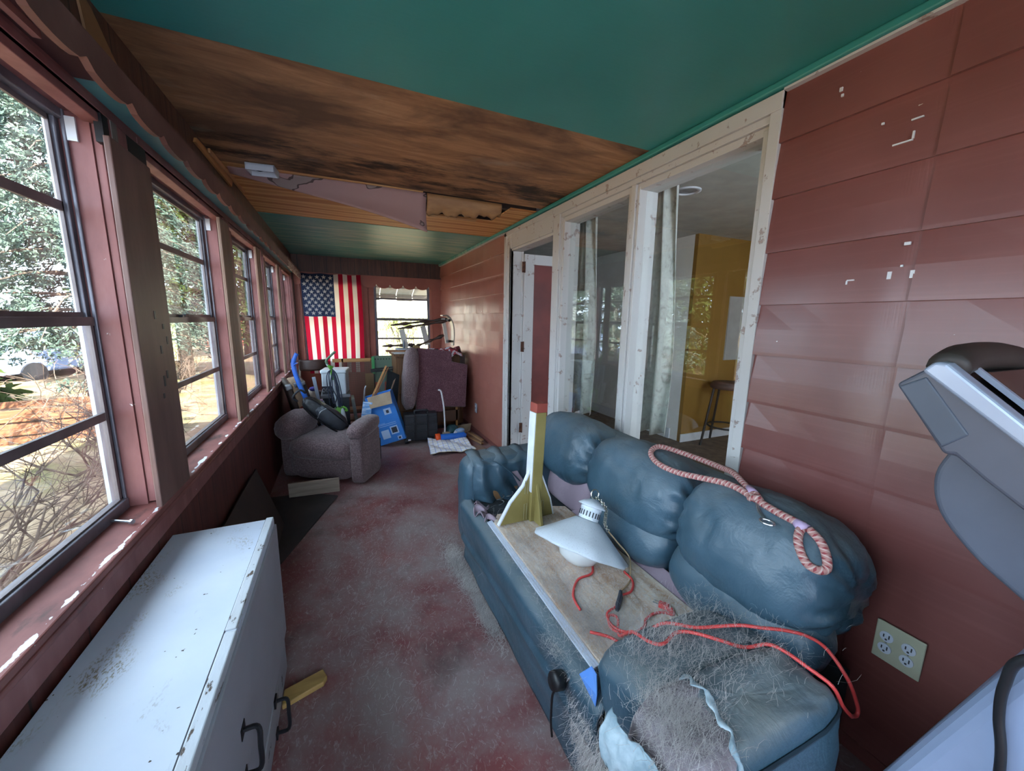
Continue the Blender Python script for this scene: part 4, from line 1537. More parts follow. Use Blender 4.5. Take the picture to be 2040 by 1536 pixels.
def on_sofa():
    # ---- post with brace wings standing on the deck
    p = thing('braced_post', 'olive wooden post with flared brace wings and a red top, upright on the sofa deck', 'post', (.865, 1.65, .424), 3)
    p.rotation_euler = (0, radians(2.2), radians(4))
    ol = simple('olive gold paint', '#857743', '#978852', rough=.6, scale=5, bump=.1)
    wh = simple('white painted edge', '#cfd3dc', '#dfe2e8', rough=.6, scale=9, c3='#b9bcc2')
    G().box(-.03, .03, -.03, .03, 0, .575).obj('shaft', ol, p, bevel=.003)
    G().box(-.032, .032, -.032, .032, .575, .622).obj('post_cap', simple('chipped red paint', '#8a3a30', '#9c4a3e', rough=.6, scale=8), p, bevel=.003)
    G().box(-.034, -.0305, -.028, .03, .16, .574).obj('painted_face', wh, p, label='white painted side of the post')
    for sx, out in ((-1, [(-.03, 0), (-.195, 0), (-.135, .112), (-.065, .19), (-.03, .27)]), (1, [(.03, 0), (.125, 0), (.098, .10), (.066, .17), (.03, .25)])):
        w = G().prism([(x, -.008, z) for x, z in out], (0, .016, 0)).obj('brace_wing', ol, p, bevel=.002)
        e = G()
        for a, b in zip(out[1:-1], out[2:]):
            e.beam((a[0] + sx * .003, 0, a[1]), (b[0] + sx * .003, 0, b[1]), .02, .007, (0, 1, 0))
        e.obj('wing_edge', wh, w)
    w = G().prism([(.008, -.03, 0), (.008, -.10, 0), (.008, -.07, .10), (.008, -.03, .2)], (-.016, 0, 0)).obj('brace_wing', ol, p, bevel=.002)
    for (x, z, hgt) in ((-.052, .15, .07), (-.052, .01, .085), (.05, .01, .085)):
        G().tube([(x - .008, -.012, z), (x - .008, -.012, z + hgt), (x + .008, -.012, z + hgt), (x + .008, -.012, z)], .0022, 6).obj('wire_loop', simple('dull wire', '#a8a07c', '#b9b290', rough=.4, metal=.5), p)
    # ---- enamel pendant lamp tipped over on the deck
    ax = Vector((.44, .20, .87)).normalized()
    R = frame_from(ax, (1, 0, 0))
    l = thing('pendant_lamp', 'white speckled enamel pendant lamp tipped over on the sofa deck', 'lamp', (.895, 1.255, .482))
    l.rotation_euler = R.to_euler()
    en = NT('speckled white enamel')
    sp = en.noise(en.coords(), 190, 4, .7)
    en.col(en.mix(en.ramp(sp, [(.56, 0), (.7, .55)]), '#c9d0d8', '#8d949b')).set(rough=.35, spec=.5)
    en.bump(en.noise(en.coords(), 30, 3), .1, .003)
    rim = lambda a, r: (.034 * sin(a * 9) + .012 * sin(a * 4 + 1)) if r > .19 else .004 * sin(a * 9) * (r / .2)
    G().lathe([(.205, -.004), (.206, .004), (.15, .045), (.10, .083), (.055, .117), (.043, .122)], 72, rim=rim).obj('lamp_shade', en.mat, l, smooth=True, solid=.004)
    c = G().lathe([(.044, .116), (.044, .165), (.046, .168), (.046, .176), (.044, .18)], 28).obj('collar', en.mat, l, smooth=True)
    for k in range(20):
        a = 2 * pi * k / 20
        G().obox((.0445 * cos(a), .0445 * sin(a), .148), (.003, .005, .022), rz(math.degrees(a))).obj('vent_slot', K['darkgrey'], c)
    G().lathe([(.06, .18), (.061, .184), (.04, .2), (.012, .212), (.001, .214)], 28).obj('cap', en.mat, l, smooth=True)
    ch = simple('bright chain metal', '#b9b6aa', '#d0cdc2', rough=.25, metal=.9)
    G().tube([(.02 * cos(a) + .0, .004, .236 + .02 * sin(a)) for a in [2 * pi * k / 20 for k in range(20)]], .0032, 8, closed=True).obj('ring', ch, l)
    G().lathe([(.001, -.075), (.04, -.068), (.075, -.048), (.095, -.012), (.095, .02), (.07, .045)], 28).obj('glass_globe', simple('milk glass', '#cfd3d4', '#d9dcdc', rough=.2), l, smooth=True)
    # chain draped from the ring down the shade, then a thin cord
    Ri = R.transposed()
    base = Vector((.895, 1.255, .482))
    path = [base + R @ Vector(q) for q in ((.004, 0, .226), (.03, -.012, .215), (.058, -.02, .195), (.066, -.025, .165), (.07, -.03, .13), (.09, -.04, .105))]
    cm = catmull(path, 4)
    g = G()
    for k in range(0, len(cm) - 1):
        a, b = cm[k], cm[k + 1]
        d = (b - a)
        F = frame_from(d, (1, 0, 0) if k % 2 else (0, 1, 0))
        mid = (a + b) / 2
        ln = d.length * .75
        pts = [Ri @ (mid + F @ Vector((.008 * cos(t), 0, ln * sin(t))) - base) for t in [2 * pi * q / 12 for q in range(12)]]
        g.tube(pts, .002, 5, closed=True)
    g.obj('chain', ch, l)
    tail = [path[-1], base + R @ Vector((.13, -.07, .075)), base + R @ Vector((.185, -.10, .035)), Vector((1.03, 1.085, .432)), Vector((1.01, 1.06, .428)), Vector((.965, 1.035, .428)), Vector((.93, 1.02, .431))]
    G().tube([Ri @ (q - base) for q in catmull(tail, 6)], .0032, 6).obj('lamp_cord', simple('tan lamp cord', '#a98d6c', '#bba07f', rough=.6), l)
    # ---- red extension cord over the deck and the near arm
    x = thing('extension_cord', 'red extension cord looped over the sofa deck and near arm', 'cord', (0, 0, 0))
    red = simple('red cord jacket', '#c8403f', '#d85250', rough=.4)
    darkred = red
    A = [(.70, .90), (.745, .86), (.79, .80), (.828, .735), (.885, .66), (.939, .634)]
    pts = [lay(a, b, .012, .43) for a, b in A] + [Vector((.99, .60, .607)), Vector((1.04, .57, .606)), Vector((1.09, .54, .606)), Vector((1.135, .505, .60))]
    pts += [Vector((1.165, .47, .578)), Vector((1.172, .42, .53)), Vector((1.195, .40, .46)), Vector((1.188, .395, .438)), Vector((1.16, .395, .448)), Vector((1.125, .385, .478)), Vector((1.075, .385, .53)), Vector((1.045, .40, .585))]
    B = [(1.028, .45), (1.015, .495), (1.0, .53), (.955, .56), (.90, .595), (.86, .648), (.826, .674), (.76, .657), (.738, .685), (.742, .758), (.78, .85)]
    pts += [lay(a, b, .012, .43) for a, b in B]
    E1 = [(.83, .92), (.807, .938), (.782, .897), (.797, .862), (.841, .846), (.891, .853), (.917, .874), (.957, .884), (.999, .876), (1.02, .855), (1.035, .862), (1.027, .885)]
    pts += [lay(a, b, .005, .43) for a, b in E1]
    G().tube(catmull(pts, 5), .0048, 8).obj('cord_jacket', red, x, smooth=True)
    E2 = [(.93, 1.205), (.888, 1.152), (.825, 1.145), (.788, 1.122), (.748, 1.075), (.734, 1.033), (.73, 1.0)]
    G().tube(catmull([Vector((a, b, .429)) for a, b in E2], 5), .0048, 8).obj('cord_jacket', red, x, smooth=True)
    E3 = [(1.02, 1.11), (1.012, 1.05), (.965, 1.005), (.905, 1.0), (.86, .965), (.81, .95), (.79, .91), (.80, .872), (.83, .85)]
    G().tube(catmull([Vector((a, b, .429)) for a, b in E3], 5), .0045, 8).obj('cord_jacket', red, x, smooth=True)
    G().obox((1.018, .893, .436), (.022, .035, .018), rz(35)).obox((1.026, .872, .434), (.014, .022, .014), rz(35)).obj('plug', red, x, bevel=.003)
    G().tube([(1.008, .908, .434), (.998, .926, .434)], .002, 6).tube([(1.02, .914, .434), (1.01, .93, .434)], .002, 6).obj('plug_prong', K['steel'], x)
    G().tube([(.925, 1.018, .433), (.90, .99, .434), (.87, .965, .434), (.848, .945, .433)], [.006, .010, .010, .007], 8).obj('taped_joint', K['darkgrey'], x)
    # ---- rope leash along the sofa back
    rp = thing('rope_leash', 'red and white braided rope leash lying along the sofa back', 'leash', (0, 0, 0))
    r = .0115
    up = Vector((-.2, -.35, .9)) * r
    loop = [(1.205, .735, .878), (1.223, .809, .881), (1.221, .865, .880), (1.195, .94, .873), (1.180, 1.02, .862), (1.172, 1.10, .862), (1.185, 1.165, .868), (1.215, 1.212, .882), (1.275, 1.225, .893), (1.345, 1.175, .875), (1.372, 1.08, .868), (1.362, .98, .872), (1.315, .90, .890), (1.262, .82, .890), (1.214, .745, .880)]
    uvtube('rope', catmull([Vector(q) + up for q in loop], 6), r, K['rope'], rp)
    uvtube('rope', catmull([Vector(q) + up for q in ((1.211, .748, .879), (1.201, .70, .874), (1.198, .655, .870), (1.198, .61, .867), (1.2, .588, .865))], 6), r, K['rope'], rp)
    hd = [(1.200, .590, .865), (1.178, .588, .851), (1.158, .576, .826), (1.147, .548, .792), (1.152, .522, .782), (1.172, .508, .788), (1.186, .520, .818), (1.194, .542, .845), (1.200, .575, .862)]
    uvtube('rope', catmull([Vector(q) + up for q in hd], 6), r, K['rope'], rp)
    lil = simple('lilac binding', '#b79ab8', '#c7add0', rough=.6)
    for q0, q1 in (((1.199, .612, .867), (1.192, .580, .858)), ((1.245, .79, .888), (1.222, .757, .882))):
        q0, q1 = Vector(q0) + up, Vector(q1) + up
        G().tube([q0, (q0 + q1) / 2, q1], [.012, .016, .018], 12).obj('binding', lil, rp, smooth=True)
    kx = Vector((1.21, .742, .882)) + up
    uvtube('knot', [kx + Vector((.016 * cos(t), .016 * sin(t), .007 * sin(2 * t))) for t in [2 * pi * k / 18 for k in range(19)]], .009, K['rope'], rp)
    cl = [Vector(q) + up * .6 for q in ((1.207, .736, .877), (1.181, .708, .861), (1.166, .675, .847))]
    g = G().tube(cl, .005, 8)
    q = cl[-1]
    g.tube([q + Vector((.016 * cos(t) - .012, .02 * sin(t) - .012, .004)) for t in [2 * pi * k / 16 for k in range(16)]], .0035, 8, closed=True)
    g.obj('snap_hook', K['steel'], rp)


on_sofa()


# ================================================================== NEAR LEFT: WHITE CHEST AND BOARDS
def near_left():
    c = thing('storage_chest', 'long low white painted chest with a crumb stained top under the nearest window', 'chest', (0, 0, 0))
    grey = simple('grey white painted side', '#9fa0a8', '#adaeb6', rough=.5, scale=2)
    G().box(-.60, -.285, .12, 1.655, .635, .662).obj('top', K['chest'], c, bevel=.002)
    ed = m_peel('chipped white edge', '#ccd3dc', '#5f5148', .6, (3, 1, 3))
    G().box(-.309, -.283, .12, 1.05, .64, .668).box(-.311, -.286, 1.06, 1.66, .64, .667).obj('front_edge', ed, c, bevel=.003)
    G().box(-.597, -.30, .13, 1.65, .012, .636).obj('body', grey, c)
    G().box(-.3125, -.3095, .12, 1.655, .6622, .6632).obj('lid_gap', K['darkgrey'], c)
    G().box(-.30, -.278, .14, 1.655, .16, .637).obj('side_panel', grey, c, bevel=.003)
    d = G().prism([(-.30, 1.62, .012), (-.30, 1.02, .012), (-.30, 1.02, .11), (-.30, 1.62, .155)], (.018, 0, 0)).obj('lower_door', m_peel('chipped lower door', '#a5a6ae', '#4f463f', .6), c, bevel=.003)
    d2 = G().prism([(-.30, 1.0, .012), (-.30, .2, .012), (-.30, .2, .145), (-.30, 1.0, .135)], (.02, 0, 0)).obj('lower_door', grey, c, bevel=.003)
    G().box(-.2995, -.281, 1.005, 1.016, .012, .14).obj('door_gap', K['black'], c)
    bl = simple('black iron', '#1d1c20', '#2a292e', rough=.5, metal=.5)

    def pull(y, z, par):
        g = G().tube(catmull([(-.278, y + .02, z + .05), (-.245, y + .015, z + .05), (-.24, y, z + .01), (-.243, y - .005, z - .05), (-.278, y, z - .06)], 5), .006, 8)
        g.obox((-.279, y + .02, z + .05), (.006, .035, .03)).obox((-.279, y, z - .06), (.006, .03, .025))
        g.obj('pull_handle', bl, par)
    pull(.965, .385, c)
    pull(1.33, .078, d)
    w = G().prism([(-.278, 1.43, 0), (-.14, 1.475, 0), (-.128, 1.50, 0), (-.145, 1.54, 0), (-.279, 1.50, 0)], (0, 0, .022))
    tag(w.obj('wood_wedge', simple('yellow pine offcut', '#a17f49', '#bb985c', rough=.6, scale=5, stretch=(1, 6, 6)), bevel=.004), 'small yellow pine offcut on the floor against the white chest', 'offcut')
    # dark sheet on the floor, dark sheet leaning, pale plank on edge
    b = G().prism([(-.60, 2.30, 0.001), (-.40, 2.42, .001), (-.10, 3.24, .001), (-.31, 3.38, .001), (-.60, 3.4, .001)], (0, 0, .012))
    tag(b.obj('dark_sheet', simple('black stained hardboard', '#2a282a', '#3a3738', rough=.55, scale=4, c3='#55504e'), bevel=.001), 'dark hardboard sheet lying flat on the floor before the mauve chair', 'sheet', 'dark hardboard sheets')
    b = G().prism([(-.44, 2.02, .012), (-.585, 2.02, .42), (-.585, 2.96, .42), (-.44, 2.9, .012)], (-.008, 0, -.003))
    tag(b.obj('dark_sheet', simple('dark brown hardboard', '#2b2421', '#3a302b', rough=.6, scale=4)), 'dark sheet leaning against the left panelling behind the white chest', 'sheet', 'dark hardboard sheets')
    p = G().obox((0, 0, .072), (.37, .018, .12), rx(4)).obj('plank', simple('pale weathered plank', '#7f7164', '#998a7c', rough=.7, scale=3, stretch=(1, 9, 9)), bevel=.002)
    p.location = (-.268, 3.30, .0145)
    p.rotation_euler = (0, 0, radians(-3))
    tag(p, 'pale weathered plank standing on edge before the mauve chair', 'plank')


near_left()


def armchair():
    """backless reclining chair turned towards the windows; local +y is its rear, x its width"""
    t = thing('reclining_armchair', 'mauve tweed recliner without its back, by the left wall', 'armchair', (-.15, 3.63, 0), -31)
    tw = K['tweed']
    w = lambda sd, a=.02: (lambda u: a * fbm((u.x * 2.5 + sd, u.y * 2.5, u.z * 2.5), 4))
    G().box(-.32, .23, .0, .50, .03, .25).obj('base', simple('dark chair base', '#2a2226', '#352b30', rough=.9), t)
    G().puff((-.05, -.02, .145), (.58, .15, .23), rx(6), (4, 5), 40, 24, w(1)).obj('footrest', tw, t, smooth=True)
    G().puff((-.05, .15, .31), (.60, .58, .21), rx(2), (3.4, 5), 48, 26, w(2, .03)).obj('seat_cushion', tw, t, smooth=True)
    # right arm: upright slab with a forward sloping pillow top

    def arm(xc, sgn, name_label):
        a = G().puff((xc, .08, .245), (.115, .36, .46), None, (8, 8), 40, 26, w(4 + sgn)).obj('arm', tw, t, smooth=True, label=name_label)

        def pf(u):
            q = .04 * fbm((u.x * 2 + sgn, u.y * 2, u.z * 2), 4)
            if u.y < -.6:
                q -= .05 * (.5 + .5 * sin(math.atan2(u.z, u.x) * 11)) * ((-u.y - .6) / .4)
            return q
        G().puff((xc + .0 * sgn, .065, .495), (.165, .42, .15), rx(6), (2.6, 3.2), 44, 26, pf).obj('arm_pillow', tw, a, smooth=True)
        return a
    arm(.295, 1, None)
    a = G().puff((-.38, .15, .22), (.13, .42, .42), None, (6, 6), 36, 22, w(9)).obj('arm', tw, t, smooth=True)
    G().puff((-.385, .11, .475), (.25, .44, .24), rx(8), (2.4, 2.6), 44, 26, w(6, .05)).obj('arm_pillow', tw, a, smooth=True)


armchair()


# ================================================================== FAR END: FLAG AND PILE
def flag():
    f = thing('flag', 'stars and stripes flag hanging upright over the left end window', 'flag', (0, 6.335, 0))
    x0, x1, zt, zb = -.50, .305, 2.082, .62
    white = m_cloth('flag white', '#e6ddd3', .62)
    red = m_cloth('flag red', '#b5203a', .6)
    blue = m_cloth('flag navy', '#2b3550', .4)

    def fold(u, v):
        # the right edge swings in and gathers a little towards the bottom
        return .012 * sin(u * 15 + v * 2.2) * (.25 + v) + .010 * sin(u * 31 + v * 4) * v

    def pos(u, v, lift=0.0):
        x = x0 + (x1 - x0) * u
        x += (.045 * v * (1 - u) - .03 * v * u) + (.028 * sin(v * 2.4) * (u > .6) * (u - .6) / .4)
        z = zt + (zb - zt) * v - .012 * sin(u * pi * 3) ** 2 * (1 - v) - .012 * (1 - u) * (1 - v)
        return (x, fold(u, v) - lift, z)
    cs = .42

    def mi(u, v):
        return 0 if (u < 7 / 13 and v < cs) else 1
    g = G()
    # canton block then each stripe, so that seams stay crisp
    nv = 40

    def block(ua, ub, va, vb, m, nu, n):
        g.grid(nu, n, lambda a, b: pos(ua + (ub - ua) * a, va + (vb - va) * b), mi=m)
    block(0, 7 / 13, 0, cs, 2, 22, 18)
    for k in range(13):
        m = 1 if k % 2 == 0 else 0
        block(k / 13, (k + 1) / 13, cs if k < 7 else 0, 1, m, 5, 26 if k < 7 else 44)
    g.obj('flag_cloth', [white, red, blue], f, smooth=True)
    s = G()
    cw, chh = 7 / 13, cs
    for r in range(11):
        n = 5 if r % 2 == 0 else 4
        for c in range(n):
            u = cw * ((c * 2 + (1 if n == 5 else 2)) / 10)
            v = chh * ((r + 1) / 12)
            cx, cy, cz = pos(u, v, .004)
            rad = .034
            pts = []
            for k in range(10):
                a = pi / 2 + k * pi / 5
                q = rad if k % 2 == 0 else rad * .4
                pts.append((cx + q * cos(a), cy, cz + q * sin(a)))
            s.add([(cx, cy, cz)] + pts, [(0, 1 + k, 1 + (k + 1) % 10) for k in range(10)])
    s.obj('stars', white, f, label='fifty white stars')


flag()


def rot_thing(o, M3):
    o.rotation_euler = M3.to_euler()
    return o


def pile_left():
    # suitcase standing on end, tilted
    t = thing('suitcase', 'vintage tan suitcase with dark metal edge standing on end by the left wall', 'suitcase', (-.375, 4.47, .36))
    rot_thing(t, rz(12) @ ry(-13) @ rx(2))
    tan = simple('worn tan suitcase board', '#6f5845', '#876e57', rough=.65, scale=5, stretch=(4, 4, .7))
    brn = simple('dark brown suitcase leather', '#2c211e', '#40302b', rough=.5, scale=6)
    G().box(-.055, .055, -.22, .22, 0, .46).obj('shell', tan, t, bevel=.02, seg=3)
    G().box(-.105, -.05, -.225, .225, -.005, .475).obj('lid', brn, t, bevel=.022, seg=3)
    G().box(.05, .075, -.225, .225, -.005, .465).obj('edge_band', brn, t, bevel=.01)
    G().box(-.108, -.05, -.232, -.19, .42, .48).box(-.03, .07, -.232, -.2, .43, .475).obj('metal_corner', K['steel'], t, bevel=.012, seg=3)
    # blue handled tool
    b = simple('bright blue plastic', '#2a62c4', '#3a78d8', rough=.4)
    h = thing('snow_shovel', 'bright blue handled snow shovel propped behind the chair', 'shovel', (0, 0, 0))
    G().tube(catmull([(-.404, 4.18, 1.103), (-.432, 4.18, 1.042), (-.439, 4.18, .975), (-.409, 4.18, .823), (-.333, 4.19, .576), (-.29, 4.20, .34)], 6), [.014] * 6 + [.017] * 25, 10, flat=1.3).obj('shaft', b, h, smooth=True)
    G().tube([(-.439, 4.165, .99), (-.418, 4.16, 1.008), (-.404, 4.16, 1.012)], .006, 6).obj('grip_spur', b, h)
    G().obox((-.27, 4.215, .2), (.22, .02, .3), ry(-14)).obj('blade', b, h, bevel=.008)
    # folding chair with padded back
    c = thing('folding_chair', 'brown metal folding chair below the flag', 'chair', (-.345, 5.44, 0), 4)
    br = simple('dark brown vinyl', '#35201b', '#46302a', rough=.45, scale=4)
    mv = simple('brown padded seat', '#5b4441', '#6b5350', rough=.6, scale=4)

    def bk(u, v):
        return (-.16 + .32 * u, .03 - .06 * (1 - (2 * u - 1) ** 2), .775 + .14 * v)
    g = G().grid(24, 6, bk)
    g.obj('backrest', br, c, smooth=True, solid=.02)
    G().puff((0, -.20, .48), (.36, .36, .05), rx(-30), (3, 4)).obj('seat', mv, c, smooth=True)
    fm = simple('pale enamelled tube', '#a9a29b', '#bab3ab', rough=.4, metal=.3)
    for sx in (-1, 1):
        G().tube(catmull([(sx * .175, -.38, 0), (sx * .175, -.15, .42), (sx * .165, .02, .76), (sx * .15, .04, .88)], 5), .011, 8).obj('leg', fm, c)
        G().tube([(sx * .185, .16, 0), (sx * .185, -.22, .47)], .011, 8).obj('leg', fm, c)
    # bundle
    t = thing('cloth_bundle', 'cream cloth bundle with a purple scrap between the shovel and the white box', 'cloth', (-.345, 4.80, .50))
    G().puff((0, 0, .075), (.13, .12, .16), None, (2.2, 2.2), 28, 18, wrinkle(3, .12, 2)).obj('bundle_cloth', simple('cream fleece', '#b9a89a', '#cdbdb0', rough=.95, scale=9), t, smooth=True)
    G().puff((.02, -.03, .15), (.09, .07, .05), rz(20), (2.2, 2.2), 20, 12, wrinkle(8, .15, 2)).obj('purple_scrap', simple('purple cloth', '#4b3f8f', '#5c50a5', rough=.8), t, smooth=True)
    t2 = thing('plastic_tote', 'dark plastic tote under the cream cloth bundle', 'tote', (-.36, 4.80, 0))
    G().box(-.12, .12, -.12, .12, 0, .48).box(-.13, .13, -.13, .13, .46, .50).obj('tote_body', K['black'], t2, bevel=.01)
    # grey upright vacuum: flat handle and light body
    u = thing('upright_vacuum', 'slim grey upright vacuum leaning between the shovel and the cords', 'vacuum', (0, 0, 0))
    gw = simple('pale grey blue plastic', '#9aa6b8', '#aab5c6', rough=.4, scale=4)
    G().beam((-.298, 4.52, .82), (-.262, 4.50, .555), .034, .022).obj('handle_bar', gw, u, bevel=.005)
    G().prism([(-.30, 4.44, .555), (-.215, 4.44, .565), (-.15, 4.44, .30), (-.25, 4.44, .28)], (0, .08, 0)).obj('vacuum_body', simple('light blue grey plastic', '#b4c0d2', '#c6d0e0', rough=.35), u, bevel=.012)
    G().prism([(-.295, 4.438, .575), (-.225, 4.438, .58), (-.225, 4.438, .565), (-.3, 4.438, .557)], (0, .07, 0)).obj('pink_clip', simple('pink lilac plastic', '#a98bc0', '#c9a6d2', rough=.4), u)
    G().obox((-.19, 4.42, .16), (.24, .16, .06), ry(15)).obj('vacuum_foot', gw, u, bevel=.015)
    # dark low cabinet with a grey top
    s = thing('low_cabinet', 'low dark cabinet with a dusty grey top under the white plastic box', 'cabinet', (-.10, 4.86, 0))
    G().box(-.14, .14, -.14, .16, 0, .545).obj('body', simple('dark blue grey panel', '#23262e', '#2f333c', rough=.5), s)
    G().box(-.155, .155, -.165, .18, .545, .578).obj('top', simple('dusty grey top', '#6f7076', '#83848a', rough=.7, scale=9), s, bevel=.006)
    # white box machine on it
    m = thing('plastic_appliance', 'white boxy plastic appliance with a dark vent sitting on the low cabinet', 'appliance', (-.10, 4.85, .579), -8)
    G().box(-.12, .135, -.13, .14, .0, .255).obj('housing', simple('cool white plastic', '#b3bdc4', '#c5cdd3', rough=.4, scale=4), m, bevel=.015, seg=3)
    G().box(-.13, .145, -.14, .15, .245, .285).obj('top_tray', simple('pale white plastic', '#bcc5cb', '#ced5d9', rough=.4), m, bevel=.012, seg=3)
    G().box(-.118, .03, -.135, -.12, .01, .10).obj('vent', K['darkgrey'], m)
    for k in range(4):
        G().tube([(-.10 + k * .036 + .013 * cos(a), -.137, .055 + .02 * sin(a)) for a in [2 * pi * q / 12 for q in range(12)]], .003, 5, closed=True).obj('vent_ring', K['steel'], m)
    # pale slab leaning beside the cabinet
    b = G().obox((0, 0, .27), (.035, .26, .54), ry(-6))
    b = b.obj('marble_slab', simple('grey green marbled slab', '#5d6259', '#868a80', rough=.5, scale=7), bevel=.004)
    b.location = (.105, 4.72, .0)
    tag(b, 'grey green marbled slab leaning beside the low cabinet', 'slab')
    # steam mop with green clamp and looped flex
    t = thing('steam_mop', 'white and lime green steam mop with coiled flex standing behind the chair', 'mop', (0, 0, 0))
    wh = simple('white mop plastic', '#b9c3cc', '#cdd5dc', rough=.4)
    gr = simple('lime green plastic', '#4f8f28', '#66a838', rough=.4)
    dg = simple('dull green rubber', '#4d6a52', '#5f7d64', rough=.5)
    G().tube(catmull([(-.068, 4.40, 1.087), (-.085, 4.40, 1.085), (-.15, 4.40, 1.02), (-.163, 4.40, .99), (-.15, 4.40, .965)], 5), .012, 8).obj('grip', dg, t, smooth=True)
    G().tube(catmull([(-.165, 4.40, 1.0), (-.15, 4.40, .95), (-.115, 4.40, .93)], 5), .010, 8).obj('grip_guard', wh, t)
    G().tube([(-.145, 4.395, .955), (-.13, 4.39, .935), (-.10, 4.39, .935)], [.016, .02, .01], 10).tube([(-.125, 4.39, .93), (-.112, 4.39, .80)], [.014, .01], 8).obj('clamp', gr, t)
    G().tube([(-.118, 4.40, .92), (-.082, 4.40, .46)], .014, 10).obj('pole', wh, t)
    bd = G().puff((-.055, 4.40, .385), (.10, .09, .26), ry(-8), (3, 3), 24, 18).obj('water_tank', gr, t, smooth=True)
    G().puff((-.025, 4.385, .37), (.05, .07, .25), ry(-8), (3, 3), 20, 14).obj('tank_cover', wh, t, smooth=True)
    G().puff((-.09, 4.41, .42), (.05, .06, .16), ry(-8), (3, 3), 20, 14).obj('pole_sleeve', dg, t, smooth=True)
    G().tube(catmull([(-.03, 4.37, .51), (.0, 4.36, .49), (.01, 4.36, .465), (-.01, 4.355, .47)], 4), .011, 8).obj('hook', gr, t)
    G().puff((-.05, 4.37, .22), (.20, .14, .07), None, (3, 4), 20, 12).obj('mop_head', gr, t, smooth=True)
    nv = simple('dark blue flex', '#222a3e', '#2d3650', rough=.5)
    for k, (dx, lo) in enumerate(((-.05, .40), (-.03, .55), (.03, .35), (.045, .52), (.02, .45))):
        x0 = -.115
        G().tube(catmull([(x0, 4.385, .92), (x0 + dx, 4.378, .85), (x0 + dx * 1.3 + .02, 4.375, .65), (x0 + dx + .03, 4.375, lo), (x0 + .04 + dx * .3, 4.378, lo + .06), (x0 + .02 + dx * .8, 4.378, .72), (x0 + .005, 4.385, .9)], 5), .0055, 6).obj('flex', nv, t)
    g = thing('canister', 'pale grey canister beside the lime green steam mop', 'canister', (-.165, 4.47, 0))
    G().lathe([(.001, 0), (.055, 0), (.06, .04), (.05, .36), (.04, .39), (.001, .395)], 20).obj('canister_body', simple('pale translucent plastic', '#808a96', '#97a1ac', rough=.35), g, smooth=True)
    # cane-look mesh screen in a wooden frame
    t = thing('mesh_screen', 'wood framed brown mesh screen below the flag', 'screen', (.12, 5.42, 0))
    wd = simple('amber wood rail', '#9a6a3b', '#b07d4a', rough=.5, scale=5, stretch=(1, 8, 8))
    G().box(-.25, .26, -.012, .012, .875, .92).obj('top_rail', wd, t)
    mesh = NT('brown perforated mesh')
    vv = mesh.tc.outputs['Object']
    sp = mesh.n('ShaderNodeSeparateXYZ')
    mesh.l(vv, sp.inputs[0])
    fx = mesh.math('FRACT', mesh.math('MULTIPLY', sp.outputs['X'], 75))
    fz = mesh.math('FRACT', mesh.math('MULTIPLY', sp.outputs['Z'], 75))
    hole = mesh.math('MULTIPLY', mesh.math('GREATER_THAN', fx, .45), mesh.math('GREATER_THAN', fz, .45))
    mesh.col('#5f4238').set(rough=.6)
    mesh.l(mesh.math('SUBTRACT', 1.0, hole), mesh.b.inputs['Alpha'])
    G().box(-.12, .215, -.004, .004, .20, .875).obj('mesh', mesh.mat, t)
    G().box(-.14, -.12, -.012, .012, .0, .92).box(.213, .228, -.012, .012, .0, .9).box(-.12, .215, -.01, .01, .18, .2).obj('stile', simple('brown stile', '#5a3d2c', '#6d4b37', rough=.6), t)
    t = thing('wooden_rack', 'low brown wooden rack behind the mauve chair', 'rack', (.14, 5.0, 0))
    for k in range(3):
        G().box(-.12, .14, -.10, .10, .08 + k * .12, .105 + k * .12).obj('shelf_slat', simple('orange brown slat', '#8a5430', '#a0683f', rough=.5), t)
    for x in (-.12, .13):
        G().box(x, x + .02, -.1, -.08, 0, .37).box(x, x + .02, .08, .1, 0, .37).obj('rack_post', K['header'], t)
    # cardboard sheet
    b = G().box(-.05, .055, -.004, .004, 0, .745).obj('cardboard_sheet', simple('brown cardboard', '#6e563d', '#806549', rough=.8, scale=3))
    b.location = (.30, 5.16, .0)
    b.rotation_euler = (radians(-4), 0, radians(3))
    tag(b, 'plain brown cardboard sheet standing between the mesh screen and the wooden chest', 'cardboard')
    # green ended peg rack
    t = thing('pegboard_rack', 'dusty green perforated panel with a bright green end bar by the wooden chest', 'panel', (.48, 5.36, 0))
    pg = NT('dusty green perforated panel')
    s2 = pg.n('ShaderNodeSeparateXYZ')
    pg.l(pg.tc.outputs['Object'], s2.inputs[0])
    px = pg.math('SUBTRACT', pg.math('FRACT', pg.math('MULTIPLY', s2.outputs['X'], 28)), .5)
    pz = pg.math('MULTIPLY', pg.math('SUBTRACT', s2.outputs['Z'], .91), 28)
    rr = pg.math('ADD', pg.math('MULTIPLY', px, px), pg.math('MULTIPLY', pz, pz))
    pg.col(pg.mix(pg.math('LESS_THAN', rr, .06), '#5f7160', '#26302a')).set(rough=.6)
    G().box(-.12, .26, -.006, .006, .60, .955).obj('perforated_panel', pg.mat, t)
    G().box(-.135, -.10, -.025, .02, .715, .945).obj('end_bar', simple('bright green bar', '#2e7a43', '#3a8c50', rough=.45), t, bevel=.003)
    G().box(-.12, -.10, -.01, .01, 0, .72).box(.24, .26, -.01, .01, 0, .62).obj('rack_foot', K['black'], t)
    for z, a in ((.77, 3), (.80, 6)):
        b = G().obox((0, 0, 0), (.34, .02, .022), ry(-a)).obj('black_bar', K['black'])
        b.location = (.49, 5.24, z - .0)
        tag(b, 'black bar lying across the pile, %s' % ('lower of the two by the green panel' if z < .78 else 'upper of the two by the green panel'), 'bar', 'black bars in the pile')


pile_left()


